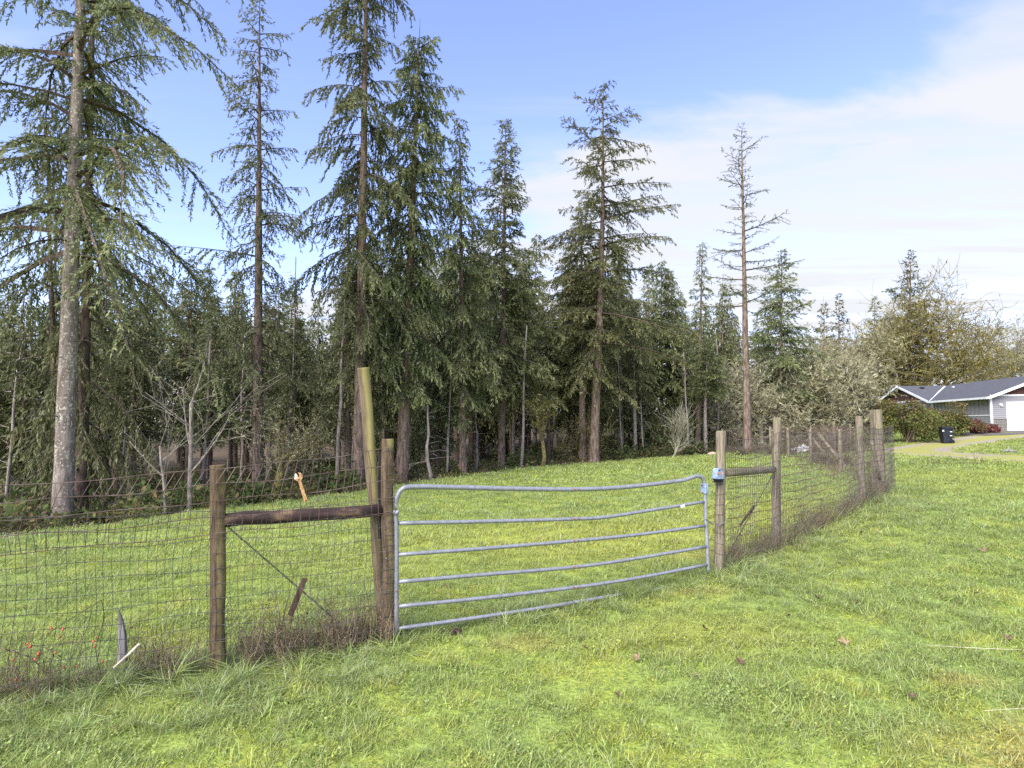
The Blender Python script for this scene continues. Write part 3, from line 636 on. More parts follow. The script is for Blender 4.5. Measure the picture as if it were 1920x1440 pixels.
def clover(rng, n, rad, sz):
    a = rng.uniform(0, 6.28, n); r = rad * np.sqrt(rng.uniform(0, 1, n)); p = np.stack([r * np.cos(a), r * np.sin(a), rng.uniform(.008, .035, n)], -1)
    d = nrm(rng.standard_normal((n, 3)) * (1, 1, .35)); wv = nrm(np.cross(d, UPV + rng.standard_normal((n, 3)) * .3)); s = (sz * rng.uniform(.6, 1.3, n))[:, None]; k = np.arange(n) * 4
    b = MB(); b.add(np.stack([p, p + d * s * .55 + wv * s * .45, p + d * s, p + d * s * .55 - wv * s * .45], 1).reshape(-1, 3), None, np.stack([k, k + 1, k + 2, k + 3], -1)); return b
rg = np.random.default_rng(5)
near_k = [proto('tuft', blades(rg, 60, .085, .058, .0042, .7, .6), 'grass_blade') for _ in range(4)] + [proto('tuft', blades(rg, 46, .09, .036, .0048, .9, .6), 'grass_blade') for _ in range(2)] + [proto('clover', clover(rg, 80, .09, .012), 'grass_blade') for _ in range(1)]
mid_k = [proto('tuft', blades(rg, 62, .15, .065, .0075, .8, .6), 'grass_blade') for _ in range(4)] + [proto('tuft', blades(rg, 52, .15, .036, .008, .9, .6), 'grass_blade') for _ in range(3)]
far_k = [proto('tuft', blades(rg, 62, .32, .075, .016, .9, .6), 'grass_blade') for _ in range(5)]
tall_k = [proto('tuft', blades(rg, 55, .07, .17, .0052, .6, 1.0), 'long_grass_blade') for _ in range(4)] + [proto('tuft', blades(rg, 46, .06, .24, .006, .7, 1.2), 'long_grass_blade') for _ in range(2)]
tallfar_k = [proto('tuft', blades(rg, 60, .2, .17, .012, .6, 1.0), 'long_grass_blade') for _ in range(4)]

def sample_wedge(rg, y0, y1, dens, xmax=99):
    k, mrg = .86, 2.4; hw1 = k * y1 + mrg; y = rg.uniform(y0, y1, int(2 * hw1 * (y1 - y0) * dens)); x = rg.uniform(-hw1, hw1, len(y)); inw = np.abs(x) < k * y + mrg; x, y = x[inw], y[inw]
    m = (seg_dist(x, y, EDGE) < .2) & ~on_drive(x, y) & (x < xmax); return x[m], y[m]
def vnoise(x, y, s, seed=0):
    return (np.sin(x * s + seed) * np.sin(y * s * 1.13 + seed * 2.1) + .6 * np.sin(x * s * 2.3 + y * s * 1.7 + seed) + .5 * np.sin(y * s * 2.9 - x * s * 1.1 + 2 * seed)) / 2.1
def grass(name, y0, y1, dens, kinds, seed, wild=(.75, 1.35), label=None):
    rg = np.random.default_rng(seed); x, y = sample_wedge(rg, y0, y1, dens); z = zf(x, y); n = len(x)
    s = rg.uniform(*wild, n) * (1 + .28 * vnoise(x, y, 1.9, 1.0))
    return scatter(name, np.stack([x, y, z], -1), rg.uniform(0, 6.28, n), s, rg.integers(0, len(kinds), n), kinds, .14, seed, label, 'grass')
grass('lawn_grass', 1.2, 8.5, 190, near_k, 11, label='short bright green grass of the lawn around the gate')
grass('pasture_grass', 8.5, 17.5, 62, mid_k, 12, label='short green grass of the pasture behind the gate')
grass('far_grass', 17.5, 48, 14, far_k, 13, (.8, 1.3), 'short green grass at the far end of the pasture and by the house')

# longer grass: along the fences, in drifts on the near lawn and at the edge of the woods
rg = np.random.default_rng(21); x, y = sample_wedge(rg, 1.2, 13.5, 75); fd = seg_dist(x, y, FENCE_PLAN); ad = np.abs(fd)
gate_u = (np.stack([x, y], -1) - GP) @ GD
ingate = (gate_u > .15) & (gate_u < GL - .1)
pr = np.exp(-(ad / .32) ** 2) * np.where(ingate, np.where(gate_u > 1.2, 1.0, .45), 1.0)
out = fd < 0                                                     # camera side
pr = np.maximum(pr, np.where(out & (x > 2.2), np.exp(-((ad - .5) / .75) ** 2) * .75, 0))
pr = np.maximum(pr, np.where(out & (x < -.7), np.exp(-((ad - .3) / .8) ** 2) * .85, 0))
pr = np.maximum(pr, np.clip(vnoise(x, y, 1.6, 4.0) - .35, 0, 1) * np.where(out, .22, .15))
m = rg.uniform(size=len(x)) < pr; x, y, ad = x[m], y[m], ad[m]
sc_ = rg.uniform(.4, .95, len(x)) * (.62 + .5 * np.exp(-(ad / .75) ** 2))
scatter('long_grass', np.stack([x, y, zf(x, y)], -1), rg.uniform(0, 6.28, len(x)), sc_, rg.integers(0, len(tall_k), len(x)), tall_k, .15, 5, 'longer pale grass growing along the fence line', 'grass')
rg = np.random.default_rng(22); x, y = sample_wedge(rg, 9, 34, 9); sd_ = seg_dist(x, y, EDGE)
pr = np.exp(-((sd_ + .35) / .6) ** 2) * .8 + np.clip(vnoise(x, y, .9, 2.0) - .35, 0, 1) * .5; m = rg.uniform(size=len(x)) < pr; x, y = x[m], y[m]
scatter('rough_grass', np.stack([x, y, zf(x, y)], -1), rg.uniform(0, 6.28, len(x)), rg.uniform(.35, .9, len(x)), rg.integers(0, len(tallfar_k), len(x)), tallfar_k, .15, 6, 'rough longer grass in tufts towards the edge of the woods', 'grass')

# ================================================================== BARE AND MOSSY BROADLEAF TREES
def segtubes(mb, P0, P1, R0, R1, sides=3):
    P0 = np.asarray(P0); P1 = np.asarray(P1); n = len(P0); tg = nrm(P1 - P0); a = nrm(np.cross(tg, np.array([.31, .57, .76]))); b = np.cross(tg, a)
    th = np.arange(sides) * 2 * math.pi / sides; ring = np.cos(th)[None, :, None] * a[:, None, :] + np.sin(th)[None, :, None] * b[:, None, :]
    V = np.concatenate([P0[:, None] + ring * np.asarray(R0)[:, None, None], P1[:, None] + ring * np.asarray(R1)[:, None, None]], 1).reshape(-1, 3)
    k = np.arange(n)[:, None] * 2 * sides; j = np.arange(sides)[None]; j2 = (j + 1) % sides
    mb.add(V, None, np.stack([k + j, k + j2, k + sides + j2, k + sides + j], -1).reshape(-1, 4))
def bare_tree(rng, H, r0, nch=(7, 6, 4, 3), spread=48, lenf=.62, up=.35, wander=.22, fork=.3, lean=(0, 0), tuft_n=0, tuft_s=.08, trunk_f=.45, droop=0.0, minr=.0035):
    """returns (trunk, limbs, tufts) meshes; limbs taper level by level"""
    segs = []
    def grow(p, d, L, r, lev):
        n = 5 if lev < 2 else 3; st = L / n; r1 = r
        for a in range(n):
            d = d + rng.normal(0, wander, 3) + np.array([0, 0, up * .16 - droop * .1 * lev]); d /= np.linalg.norm(d); q = p + d * st; r2 = max(r1 * (.86 if lev else .93), minr * .6)
            segs.append((p, q, r1, r2, lev)); f = (a + 1) / n
            if lev < len(nch) and f > (fork if lev == 0 else .2):
                m_ = nch[lev] / (n * (1 - (fork if lev == 0 else .2))); m_ = int(m_) + (rng.uniform() < m_ - int(m_))
                for _ in range(m_):
                    w_ = rng.standard_normal(3); w_ -= d * (w_ @ d); w_ /= np.linalg.norm(w_); an = R(spread * rng.uniform(.6, 1.25))
                    grow(q, d * math.cos(an) + w_ * math.sin(an) + np.array([0, 0, up * .35]), L * lenf * rng.uniform(.65, 1.2), max(r2 * rng.uniform(.42, .62), minr), lev + 1)
            p, r1 = q, r2
    grow(np.array([0, 0, -.2]), nrm(np.array([lean[0], lean[1], 1.0])), H * trunk_f, r0, 0)
    lv = np.array([s[4] for s in segs]); A = np.array([s[0] for s in segs]); B = np.array([s[1] for s in segs]); r1 = np.array([s[2] for s in segs]); r2 = np.array([s[3] for s in segs])
    sc_ = H / max(B[:, 2].max(), .1); A = A * sc_; B = B * sc_
    tb = MB(); m0 = lv == 0; tb.tube(np.vstack([A[m0][:1], B[m0]]), np.concatenate([r1[m0][:1] * 1.25, r2[m0]]), 8)
    lb = MB()
    for sides, mm in ((4, (lv == 1)), (3, lv >= 2)):
        if mm.any(): segtubes(lb, A[mm], B[mm], r1[mm], r2[mm], sides)
    tm = None
    if tuft_n:
        mm = np.where(lv >= 1)[0]; c = rng.choice(mm, tuft_n, p=np.minimum(lv[mm], 3) / np.minimum(lv[mm], 3).sum()); u = rng.uniform(0, 1, tuft_n)[:, None]; p = A[c] * (1 - u) + B[c] * u
        d = nrm(rng.standard_normal((tuft_n, 3))); wv = nrm(np.cross(d, rng.standard_normal((tuft_n, 3)))); s = (tuft_s * rng.uniform(.4, 1.4, tuft_n))[:, None]; k = np.arange(tuft_n) * 4
        tm = mesh_np('crown', np.stack([p - d * s * .3, p + wv * s * .13 + d * s * .2, p + d * s * .8, p - wv * s * .13 + d * s * .2], 1).reshape(-1, 3), None, np.stack([k, k + 1, k + 2, k + 3], -1))
    return tb.mesh('trunk', True), lb.mesh('limbs'), tm
def broad(seed, px, depth, top_py, r0, label, bark, tuftm, name='bare_tree', rot=0.0, **kw):
    rng = np.random.default_rng(seed); x, y = xy(px, depth); z = z1(x, y); H = P(px, top_py, depth)[2] - z
    return plant(name, (x, y, z), bare_tree(rng, H, r0, **kw), (bark, bark, tuftm), label, rot=rot, names=('trunk', 'limbs', 'crown'))
broad(101, 1722, 76, 488, .5, 'big mossy spreading bare tree behind the grey house', 'bark_moss', 'moss_tuft', 'mossy_maple', nch=(12, 9, 6, 4), spread=60, lenf=.72, up=.34, fork=.16, trunk_f=.42, tuft_n=17000, tuft_s=.34, minr=.024)
broad(102, 1578, 50, 590, .3, 'mossy bare tree between the half dead conifer and the grey house', 'bark_moss', 'lichen_tuft', 'mossy_maple', nch=(10, 8, 6, 4), spread=55, lenf=.68, up=.22, fork=.2, trunk_f=.46, tuft_n=20000, tuft_s=.27, minr=.011)
broad(103, 1545, 44, 605, .26, 'pale lichen covered oak left of the mossy tree, over the far fence posts', 'bark_lichen', 'lichen_tuft', 'lichen_oak', nch=(10, 8, 6, 4), spread=56, lenf=.7, up=.2, fork=.16, trunk_f=.44, tuft_n=24000, tuft_s=.27, minr=.011)
broad(104, 1490, 41, 615, .22, 'pale lichen covered oak close right of the half dead conifer', 'bark_lichen', 'lichen_tuft', 'lichen_oak', nch=(9, 8, 6, 4), spread=58, lenf=.72, up=.16, fork=.14, trunk_f=.42, tuft_n=24000, tuft_s=.27, minr=.01)
broad(105, 1428, 37, 660, .16, 'low lichen covered thicket tree behind the half dead conifer', 'bark_lichen', 'lichen_tuft', 'lichen_oak', nch=(9, 8, 6, 3), spread=60, lenf=.75, up=.12, fork=.12, trunk_f=.42, tuft_n=18000, tuft_s=.25, minr=.01)
broad(106, 1925, 78, 555, .34, 'pale lichen covered bare tree at the right edge behind the roof', 'bark_lichen', 'lichen_tuft', 'lichen_oak', nch=(10, 8, 6, 4), spread=55, lenf=.68, up=.2, fork=.2, trunk_f=.45, tuft_n=9000, tuft_s=.36, minr=.014)
broad(107, 1828, 84, 600, .3, 'lichen covered bare tree behind the grey roof, right of the big mossy one', 'bark_lichen', 'lichen_tuft', 'lichen_oak', nch=(10, 8, 6, 4), spread=55, lenf=.68, up=.2, fork=.2, trunk_f=.45, tuft_n=8000, tuft_s=.36, minr=.014)
broad(112, 1600, 58, 610, .28, 'reddish bare tree farther back between the lichen oak and mossy tree', 'bark_dark', 'bramble', 'bare_tree', nch=(10, 8, 6, 4), spread=40, lenf=.66, up=.4, fork=.2, trunk_f=.45, tuft_n=3000, tuft_s=.3, minr=.014)
broad(108, 1255, 29, 742, .055, 'small pale bare sapling fanning out at the edge of the woods', 'bark_lichen', 'lichen_tuft', 'bare_sapling', nch=(13, 6, 4), spread=30, lenf=.75, up=.5, fork=.12, trunk_f=.42, tuft_n=150, tuft_s=.08, minr=.007)
broad(109, 1016, 27, 640, .1, 'crooked mossy bare tree between the cone fir and tallest fir', 'bark_moss', 'moss_tuft', 'mossy_sapling', nch=(7, 5, 4), spread=42, lenf=.5, up=.3, fork=.3, trunk_f=.7, tuft_n=900, tuft_s=.14, minr=.007)
broad(110, 361, 13.6, 600, .055, 'pale bare sapling with long straight upswept branches behind the left fence', 'bark_grey', 'lichen_tuft', 'bare_sapling', nch=(7, 3, 2), spread=48, lenf=.66, up=.2, wander=.05, fork=.22, trunk_f=.62, tuft_n=420, tuft_s=.07, minr=.005)
broad(111, 318, 13.2, 690, .035, 'thin pale bare sapling left of the larger upswept sapling', 'bark_grey', 'lichen_tuft', 'bare_sapling', nch=(6, 3, 2), spread=42, lenf=.6, up=.25, wander=.06, fork=.2, trunk_f=.6, tuft_n=160, tuft_s=.06, minr=.004)
broad(113, 517, 16.8, 740, .11, 'leaning mossy bare tree just right of the narrow fir trunk', 'bark_moss', 'lichen_tuft', 'mossy_sapling', nch=(8, 6, 4), spread=50, lenf=.65, up=.2, fork=.25, trunk_f=.5, tuft_n=1500, tuft_s=.1, minr=.006)
broad(114, 250, 22, 690, .08, 'lichen covered bare tree deep in the woods behind the thick pale trunk', 'bark_lichen', 'lichen_tuft', 'mossy_sapling', nch=(8, 6, 4), spread=50, lenf=.65, up=.2, fork=.25, trunk_f=.5, tuft_n=1800, tuft_s=.13, minr=.007)
broad(115, 1068, 31, 760, .06, 'thin many stemmed bare shrub tree at the foot of the tallest fir', 'bark_moss', 'lichen_tuft', 'bare_sapling', nch=(11, 6, 4), spread=38, lenf=.8, up=.3, fork=.1, trunk_f=.4, tuft_n=700, tuft_s=.12, minr=.008)
broad(116, 600, 24, 680, .07, 'lichen covered bare tree in the woods left of the leaning post', 'bark_lichen', 'lichen_tuft', 'mossy_sapling', nch=(8, 6, 4), spread=50, lenf=.65, up=.2, fork=.25, trunk_f=.5, tuft_n=1600, tuft_s=.14, minr=.007)
# thin dead poles in the woods
rng = np.random.default_rng(9)
for px, dp, ty in ((640, 20.5, 560), (540, 22, 480), (232, 16.5, 800), (805, 21, 760), (838, 23, 650), (893, 25, 770), (975, 26.5, 610), (1290, 33, 660), (1205, 33, 700), (1345, 36, 620), (720, 27, 640), (455, 25, 640), (390, 21, 640), (60, 20, 600), (20, 17, 640), (1165, 32, 660)):
    x, y = xy(px, dp); z = z1(x, y); H = P(px, ty, dp)[2] - z; b = MB(); zs = np.linspace(-.2, H, 7); r = rng.uniform(.045, .085)
    b.tube(np.stack([np.cumsum(rng.normal(0, .05, 7)), np.cumsum(rng.normal(0, .05, 7)), zs], -1), np.linspace(r, r * .35, 7), 7)
    l = MB()
    for _ in range(16):
        a = rng.uniform(0, 6.28); h = rng.uniform(.2, .98) * H; q = rng.uniform(.25, .9); d = np.array([math.cos(a), math.sin(a), rng.uniform(-.3, .4)]); o_ = np.array([0, 0, h]); l.tube([o_, o_ + d * q * .5, o_ + d * q + UPV * rng.uniform(-.15, .1)], [.012, .008, .003], 3, cap=False)
    o = plant('dead_pole_tree', (x, y, z), (b.mesh('trunk', True), l.mesh('limbs')), ('bark_grey', 'bark_grey'), ('taller ' if ty < 640 else '') + 'thin grey bare pole tree ' + ZONES[int(np.searchsorted(ZX, px))], group='bare pole trees in the woods', names=('trunk', 'limbs'))

# ------------------------------------------------------------------ undergrowth at the edge of and inside the woods
def bramble(rng, n, rad, h, w_, leaf=0, lsz=.06, pts=4):
    b = MB(); a = rng.uniform(0, 6.28, n); r = rad * np.sqrt(rng.uniform(0, 1, n)) * .5; p = np.stack([r * np.cos(a), r * np.sin(a), np.full(n, -.03)], -1); d = nrm(np.stack([np.cos(a), np.sin(a), 0 * a], -1) * rng.uniform(.1, 1, n)[:, None] + rng.normal(0, .3, (n, 3)) * (1, 1, 0))
    hh = h * rng.uniform(.4, 1.2, n); ru = rad * rng.uniform(.2, 1.1, n); dr = rng.uniform(.0, .8, n); prev = p
    for s in np.linspace(0, 1, pts)[1:]:
        q = p + d * (ru * s)[:, None] + UPV * (hh * (1.6 * s - (.6 + dr) * s * s))[:, None] + rng.normal(0, .02, (n, 3)); segtubes(b, prev, q, np.full(n, w_ * (1.1 - .7 * (s - .3))), np.full(n, w_ * (1.1 - .75 * s)), 3)
        if leaf:
            m_ = leaf; base = np.repeat(prev + (q - prev) * .5, m_, 0) + rng.normal(0, .05, (n * m_, 3)); dd = nrm(rng.standard_normal((n * m_, 3))); wv = nrm(np.cross(dd, UPV + rng.standard_normal((n * m_, 3)) * .5)); sz = (lsz * rng.uniform(.5, 1.3, n * m_))[:, None]; k = np.arange(n * m_) * 4
            b.add(np.stack([base, base + dd * sz * .5 + wv * sz * .32, base + dd * sz, base + dd * sz * .5 - wv * sz * .32], 1).reshape(-1, 3), None, np.stack([k, k + 1, k + 2, k + 3], -1))
        prev = q
    return b
rg = np.random.default_rng(31)
und = [proto('thicket', bramble(rg, 34, .75, .75, .006, 2, .07), 'bramble') for _ in range(3)] + [proto('thicket', bramble(rg, 26, .8, .6, .005, 4, .10), 'bramble_leaf') for _ in range(2)] + [proto('thicket', bramble(rg, 26, .7, .8, .005, 6, .13), 'fern_leaf') for _ in range(2)]
n = 12500; x = rg.uniform(-40, 26, n); y = rg.uniform(2, 62, n); s = seg_dist(x, y, EDGE); m = (s > .15) & (s < 26) & (np.abs(x) < y * 1.15 + 4); m &= rg.uniform(size=n) < np.exp(-np.maximum(s, 0) / 24) * .95
x, y, s = x[m], y[m], s[m]; hgt = rg.uniform(.35, .9, len(x)) * (1 + .9 * np.exp(-((s - 5) / 4) ** 2)) * np.where(s < 1.2, .5, 1)
scatter('forest_undergrowth', np.stack([x, y, zf(x, y)], -1), rg.uniform(0, 6.28, len(x)), hgt, rg.integers(0, len(und), len(x)), und, .1, 8, 'brown bramble and fern undergrowth on the floor of the woods', 'undergrowth')
# distant wood closing the view behind the single firs
dk = []
for n_ in (0, 1, 4, 5):
    me = protos[n_][1][2].copy(); dk.append(bpy.data.objects.new('far_crown', me))
rg = np.random.default_rng(41); n = 640; a = rg.uniform(-66, 60, n); dp = rg.uniform(60, 110, n); x = dp * np.tan(np.radians(a)); y = dp.copy(); m = (seg_dist(x, y, EDGE) > 3) & ~((x > 24) & (y < 78)); x, y = x[m], y[m]
scatter('distant_woods', np.stack([x, y, zf(x, y) - .6], -1), rg.uniform(0, 6.28, len(x)), rg.uniform(.3, .5, len(x)), rg.integers(0, 4, len(x)), dk, .03, 9, 'far wood of firs that reads as one dark band', 'woods')

# ================================================================== WIRE FENCES, POSTS AND GATE
def post(parent, foot, top, r, mat='post_wood', sides=14, seed=0, name='post', label=None):
    """round timber post standing from foot to top (world points), its mesh built along its own z axis"""
    rng = np.random.default_rng(seed); foot = np.asarray(foot, float); top = np.asarray(top, float); d = top - foot; L = np.linalg.norm(d)
    zs = np.concatenate([[0], np.linspace(.08, L - .02, 8), [L - .004, L]]); rr = r * (1 + .02 * rng.standard_normal(len(zs))); rr[-1] = rr[-2] * .985; rr[0] *= 1.03
    b = MB(); jx = np.ones(len(zs)); jx[-3:] = 0; pth = np.stack([.004 * jx * rng.standard_normal(len(zs)), .004 * jx * rng.standard_normal(len(zs)), zs], -1); b.tube(pth, rr, sides, jitter=.012, rng=rng)
    o = part(name, b, MAT[mat], parent, False); m_ = Vector(d).to_track_quat('Z', 'Y'); o.rotation_mode = 'QUATERNION'; o.rotation_quaternion = m_
    o.location = Vector(foot) - (parent.location if parent else Vector((0, 0, 0)))
    if label: o['label'] = label
    for p_ in o.data.polygons: p_.use_smooth = abs(p_.normal.z) < .7
    return o
def wires(plan, h_of, rows, step, off, rng, skew=0.0, sag=0.0, wav=.01, r=.0021, lift=.02, knots=True, only_u=None, base=0.0):
    """woven wire hung along a plan polyline: returns builders (line wires, stays)"""
    plan = np.asarray(plan, float); sl_ = np.linalg.norm(np.diff(plan, axis=0), axis=1); cu = np.concatenate([[0], np.cumsum(sl_)]); Lt = cu[-1]
    tn = np.diff(plan, axis=0) / sl_[:, None]
    ph = rng.uniform(0, 6.28, 6)
    def at(u, v):
        u = np.asarray(u, float); v = np.broadcast_to(np.asarray(v, float), u.shape)
        uu = u + skew * np.maximum(v - .55, 0) * np.sin(u * 1.1 + ph[0]) + .012 * np.sin(v * 9 + ph[1] + u * 2)
        uu = np.clip(uu, 0, Lt); k = np.clip(np.searchsorted(cu, uu, 'right') - 1, 0, len(sl_) - 1)
        xy_ = plan[k] + tn[k] * (uu - cu[k])[:, None]; nr = np.stack([tn[k][:, 1], -tn[k][:, 0]], -1)
        fr = (uu - cu[k]) / sl_[k]; o_ = off + wav * np.sin(u * 2.3 + ph[2]) * np.sin(v * 4 + ph[3]) * np.sin(math.pi * fr); xy_ = xy_ + nr * o_[:, None]
        z0 = zf(xy_[:, 0], xy_[:, 1]) + lift; h = h_of(uu)
        return np.concatenate([xy_, (z0 + (base + (1 - base) * v) * h - sag * v * np.sin(math.pi * fr) + .008 * np.sin(u * 7 + v * 11 + ph[4]))[:, None]], -1)
    lw, st = MB(), MB(); us = np.linspace(0, Lt, max(8, int(Lt / .1)))
    for v in rows:
        p = at(us, v); segtubes(lw, p[:-1], p[1:], np.full(len(p) - 1, r * 1.15), np.full(len(p) - 1, r * 1.15), 4)
    u = np.arange(step * .5, Lt, step) + rng.normal(0, step * .06, len(np.arange(step * .5, Lt, step))); prev = at(u, rows[0])
    for a, b_ in zip(rows[:-1], rows[1:]):
        q = at(u, b_); segtubes(st, prev, q, np.full(len(u), r), np.full(len(u), r), 3); prev = q
    if knots:
        for v in rows:
            p = at(u, v); s = r * 2.3; segtubes(lw, p - np.array([0, 0, s]), p + np.array([0, 0, s]), np.full(len(u), s), np.full(len(u), s * .8), 4)
    return lw, st
rng = np.random.default_rng(404)
def g3(p, dz=0.0): return np.array([p[0], p[1], z1(p[0], p[1]) + dz])

# left fence with the gate's hinge brace
lf = thing('wire_fence', g3(P408), 'woven wire fence left of the gate with timber brace posts and a hanging wrench', 'fence')
def lpart(name, mb, mat, smooth=False, parent=None):
    for a in range(len(mb.V)): mb.V[a] = mb.V[a] - np.array(lf.location)
    return part(name, mb, MAT[mat], parent or lf, smooth)
b408 = onplane(409, 1260); post(lf, onplane(410, 1275), onplane(408, 872), .053, seed=1)
b_h = onplane(728, 1215, 0); post(lf, b_h, onplane(727, 823, 0), .052, seed=2, label='upright hinge post of the gate')
post(lf, onplane(719, 1170, -.11), onplane(681, 690, -.11), .05, 'post_lichen', seed=3, label='tall leaning post standing behind the hinge post')
ra, rb = onplane(418, 975, -.01), onplane(714, 957, -.01); d = rb - ra; L_ = np.linalg.norm(d); b = MB(); xs = np.linspace(0, L_, 8); b.tube(np.stack([xs, .004 * rng.standard_normal(8), .004 * rng.standard_normal(8)], -1), .05 * (1 + .03 * rng.standard_normal(8)), 12)
rl = part('rail', b, MAT['rail_wood'], lf, True); rl.rotation_mode = 'QUATERNION'; rl.rotation_quaternion = Vector(d).to_track_quat('X', 'Z'); rl.location = Vector(ra) - lf.location; rl['label'] = 'dark round brace rail'
plan = [LEFT_END, GP + GD * -.02]
u408 = (P408 - LEFT_END) @ GD
lw, st = wires(plan, lambda u: np.full(np.shape(u), 1.13), np.linspace(0, 1, 12), .052, .06, rng, .02, .0, .02, .0017)
lpart('line_wires', lw, 'wire_grey')['kind'] = 'stuff'; lpart('stay_wires', st, 'wire_grey')['kind'] = 'stuff'
lw, st = wires(plan, lambda u: np.interp(u, [0, u408 - 1.2, u408, 7.2], [1.36, 1.38, 1.47, 1.57]), np.linspace(0, 1, 5), .068, .066, rng, .2, .05, .02, .0026, base=.66, knots=False)
lpart('top_line_wires', lw, 'wire_rust')['kind'] = 'stuff'; lpart('top_stay_wires', st, 'wire_rust')['kind'] = 'stuff'
b = MB(); pa, pb = onplane(424, 985, -.02), onplane(690, 1215, .0); n_ = 40; s_ = np.linspace(0, 1, n_)[:, None]; tw = np.stack([.004 * np.cos(np.arange(n_) * 1.3), .004 * np.sin(np.arange(n_) * 1.3), .004 * np.sin(np.arange(n_) * 1.3)], -1)
for sg in (1, -1): p_ = pa + (pb - pa) * s_ + tw * sg; b.tube(p_, .003, 4)
lpart('brace_wire', b, 'wire_grey')
b = MB(); pa, pb = onplane(571, 1085, .0), onplane(544, 1155, .0); ax_ = nrm(pb - pa); sd_ = nrm(np.cross(ax_, np.array([GN[0], GN[1], 0]))); o_ = (pa + pb) / 2
b.prism(np.array([(-.5, -.52), (.45, -.5), (.5, .48), (-.46, .5)]) * (.044, np.linalg.norm(pb - pa)), -.009, .009, (o_, sd_, ax_, np.array([GN[0], GN[1], 0]))); lpart('twist_stick', b, 'dark_board')
b = MB(); pa, pb = onplane(712, 846, -.03), onplane(713, 1010, -.03); b.tube(np.linspace(pa, pb, 5), [.004, .013, .016, .016, .016], 6); lpart('black_stake', b, 'black_plastic')
b = MB()      # wraps of fence wire round the hinge post and staples
for py in range(846, 1190, 22):
    c_ = onplane(728, py, 0); th = np.linspace(-.3, 3.6, 12) + math.atan2(GN[1], GN[0]) - 1.6; b.tube(np.stack([c_[0] + .057 * np.cos(th), c_[1] + .057 * np.sin(th), c_[2] + .01 * np.sin(th * 2 + py)], -1), .0024, 4)
    if py % 3 == 0: q = c_ + np.array([GN[0], GN[1], 0]) * .058; b.tube([q, q + np.array([.01, 0, -.05]), q + np.array([-.012, 0, -.075])], .0024, 4)
lpart('wire_wraps', b, 'wire_grey')['kind'] = 'stuff'

# wrench hung in the upper wires
wo_ = onplane(560, 897, .085); fr = (np.array(wo_), *[None] * 3); ay = nrm(onplane(573, 938, .085) - wo_); az = np.array([GN[0], GN[1], 0.0]); ax_ = nrm(np.cross(ay, az)); k_ = np.linalg.norm(onplane(572, 940, .085) - onplane(559, 886, .085)) / .24
wr = thing('adjustable_wrench', tuple(wo_), 'rusty adjustable wrench hanging in the upper fence wires left of the leaning post', 'wrench'); F0 = (np.zeros(3), ax_ * k_, ay * k_, az)
b = MB(); b.prism([(-.011, .02), (.011, .02), (.0135, .19), (.010, .2), (-.010, .2), (-.0135, .19)], -.005, .005, F0)
b.prism([(-.011, .021), (-.029, .004), (-.031, -.006), (-.006, -.012), (.028, .0), (.026, .006), (.011, .021)], -.0062, .0062, F0)
b.prism([(-.031, -.006), (-.033, -.022), (-.025, -.04), (-.012, -.046), (-.010, -.04), (-.014, -.026), (-.010, -.012)], -.006, .006, F0); part('body', b, MAT['wrench_rust'], wr)
b = MB(); b.prism([(.004, -.011), (.002, -.03), (.009, -.046), (.02, -.038), (.026, -.02), (.034, -.006), (.03, .002), (.012, -.004)], -.0052, .0052, F0); part('jaw', b, MAT['wrench_steel'], wr)
b = MB(); c0, c1 = ax_ * k_ * -.006 + ay * k_ * .006, ax_ * k_ * .010 + ay * k_ * .008; b.tube(np.linspace(c0, c1, 9) + az * .004, [.0055, .0045] * 4 + [.0055], 8); part('screw', b, MAT['rust'], wr)
b = MB(); b.prism(np.array([(math.cos(a), math.sin(a)) for a in np.linspace(0, 6.28, 12, endpoint=False)]) * .0075 + (0, .19), .0052, .0068, F0); part('hang_hole', b, MAT['dark_board'], wr)

# right fence: latch post, brace, line posts and corner
rf = thing('wire_fence', g3(PB), 'woven wire fence right of the gate curving towards the house with timber posts', 'fence')
def rpart(name, mb, mat, smooth=False):
    for a in range(len(mb.V)): mb.V[a] = mb.V[a] - np.array(rf.location)
    return part(name, mb, MAT[mat], rf, smooth)
def vpost(parent, px0, py0, px1, py1, depth, r, mat, seed, **kw): post(parent, P(px0, py0, depth), P(px1, py1, depth), r, mat, seed=seed, **kw)
vpost(rf, 1347, 1085, 1352, 808, 7.05, .055, 'post_grey', 11, label='latch post of the gate')
vpost(rf, 1454, 1050, 1457, 783, 8.2, .055, 'post_grey', 12)
vpost(rf, 1618, 965, 1610, 780, 11.0, .062, 'post_grey', 13); vpost(rf, 1643, 935, 1638, 769, 12.9, .075, 'post_grey', 14); vpost(rf, 1654, 935, 1645, 768, 12.6, .085, 'post_grey', 15)
b = MB(); pa, pb = P(1650, 900, 12.4), P(1634, 826, 12.2); b.tube(np.linspace(pa, pb, 4), .03, 6); rpart('brace_pole', b, 'post_grey', True)
pa, pb = P(1361, 887, 7.1), P(1450, 880, 8.12); d = pb - pa; L_ = np.linalg.norm(d); b = MB(); xs = np.linspace(0, L_, 7); b.tube(np.stack([xs, 0 * xs, 0 * xs], -1), .045 * (1 + .03 * rng.standard_normal(7)), 10)
rl = part('rail', b, MAT['post_grey'], rf, True); rl.rotation_mode = 'QUATERNION'; rl.rotation_quaternion = Vector(d).to_track_quat('X', 'Z'); rl.location = Vector(pa) - rf.location
plan = np.array([LATCH, PB, PC, PD + np.array([.15, -.1])]); cu_ = np.concatenate([[0], np.cumsum(np.linalg.norm(np.diff(plan, axis=0), axis=1))])
lw, st = wires(plan, lambda u: np.interp(u, cu_, [1.50, 1.52, 1.36, 1.35]), np.linspace(0, 1, 14), .052, .062, rng, .05, .06, .05, .0027)
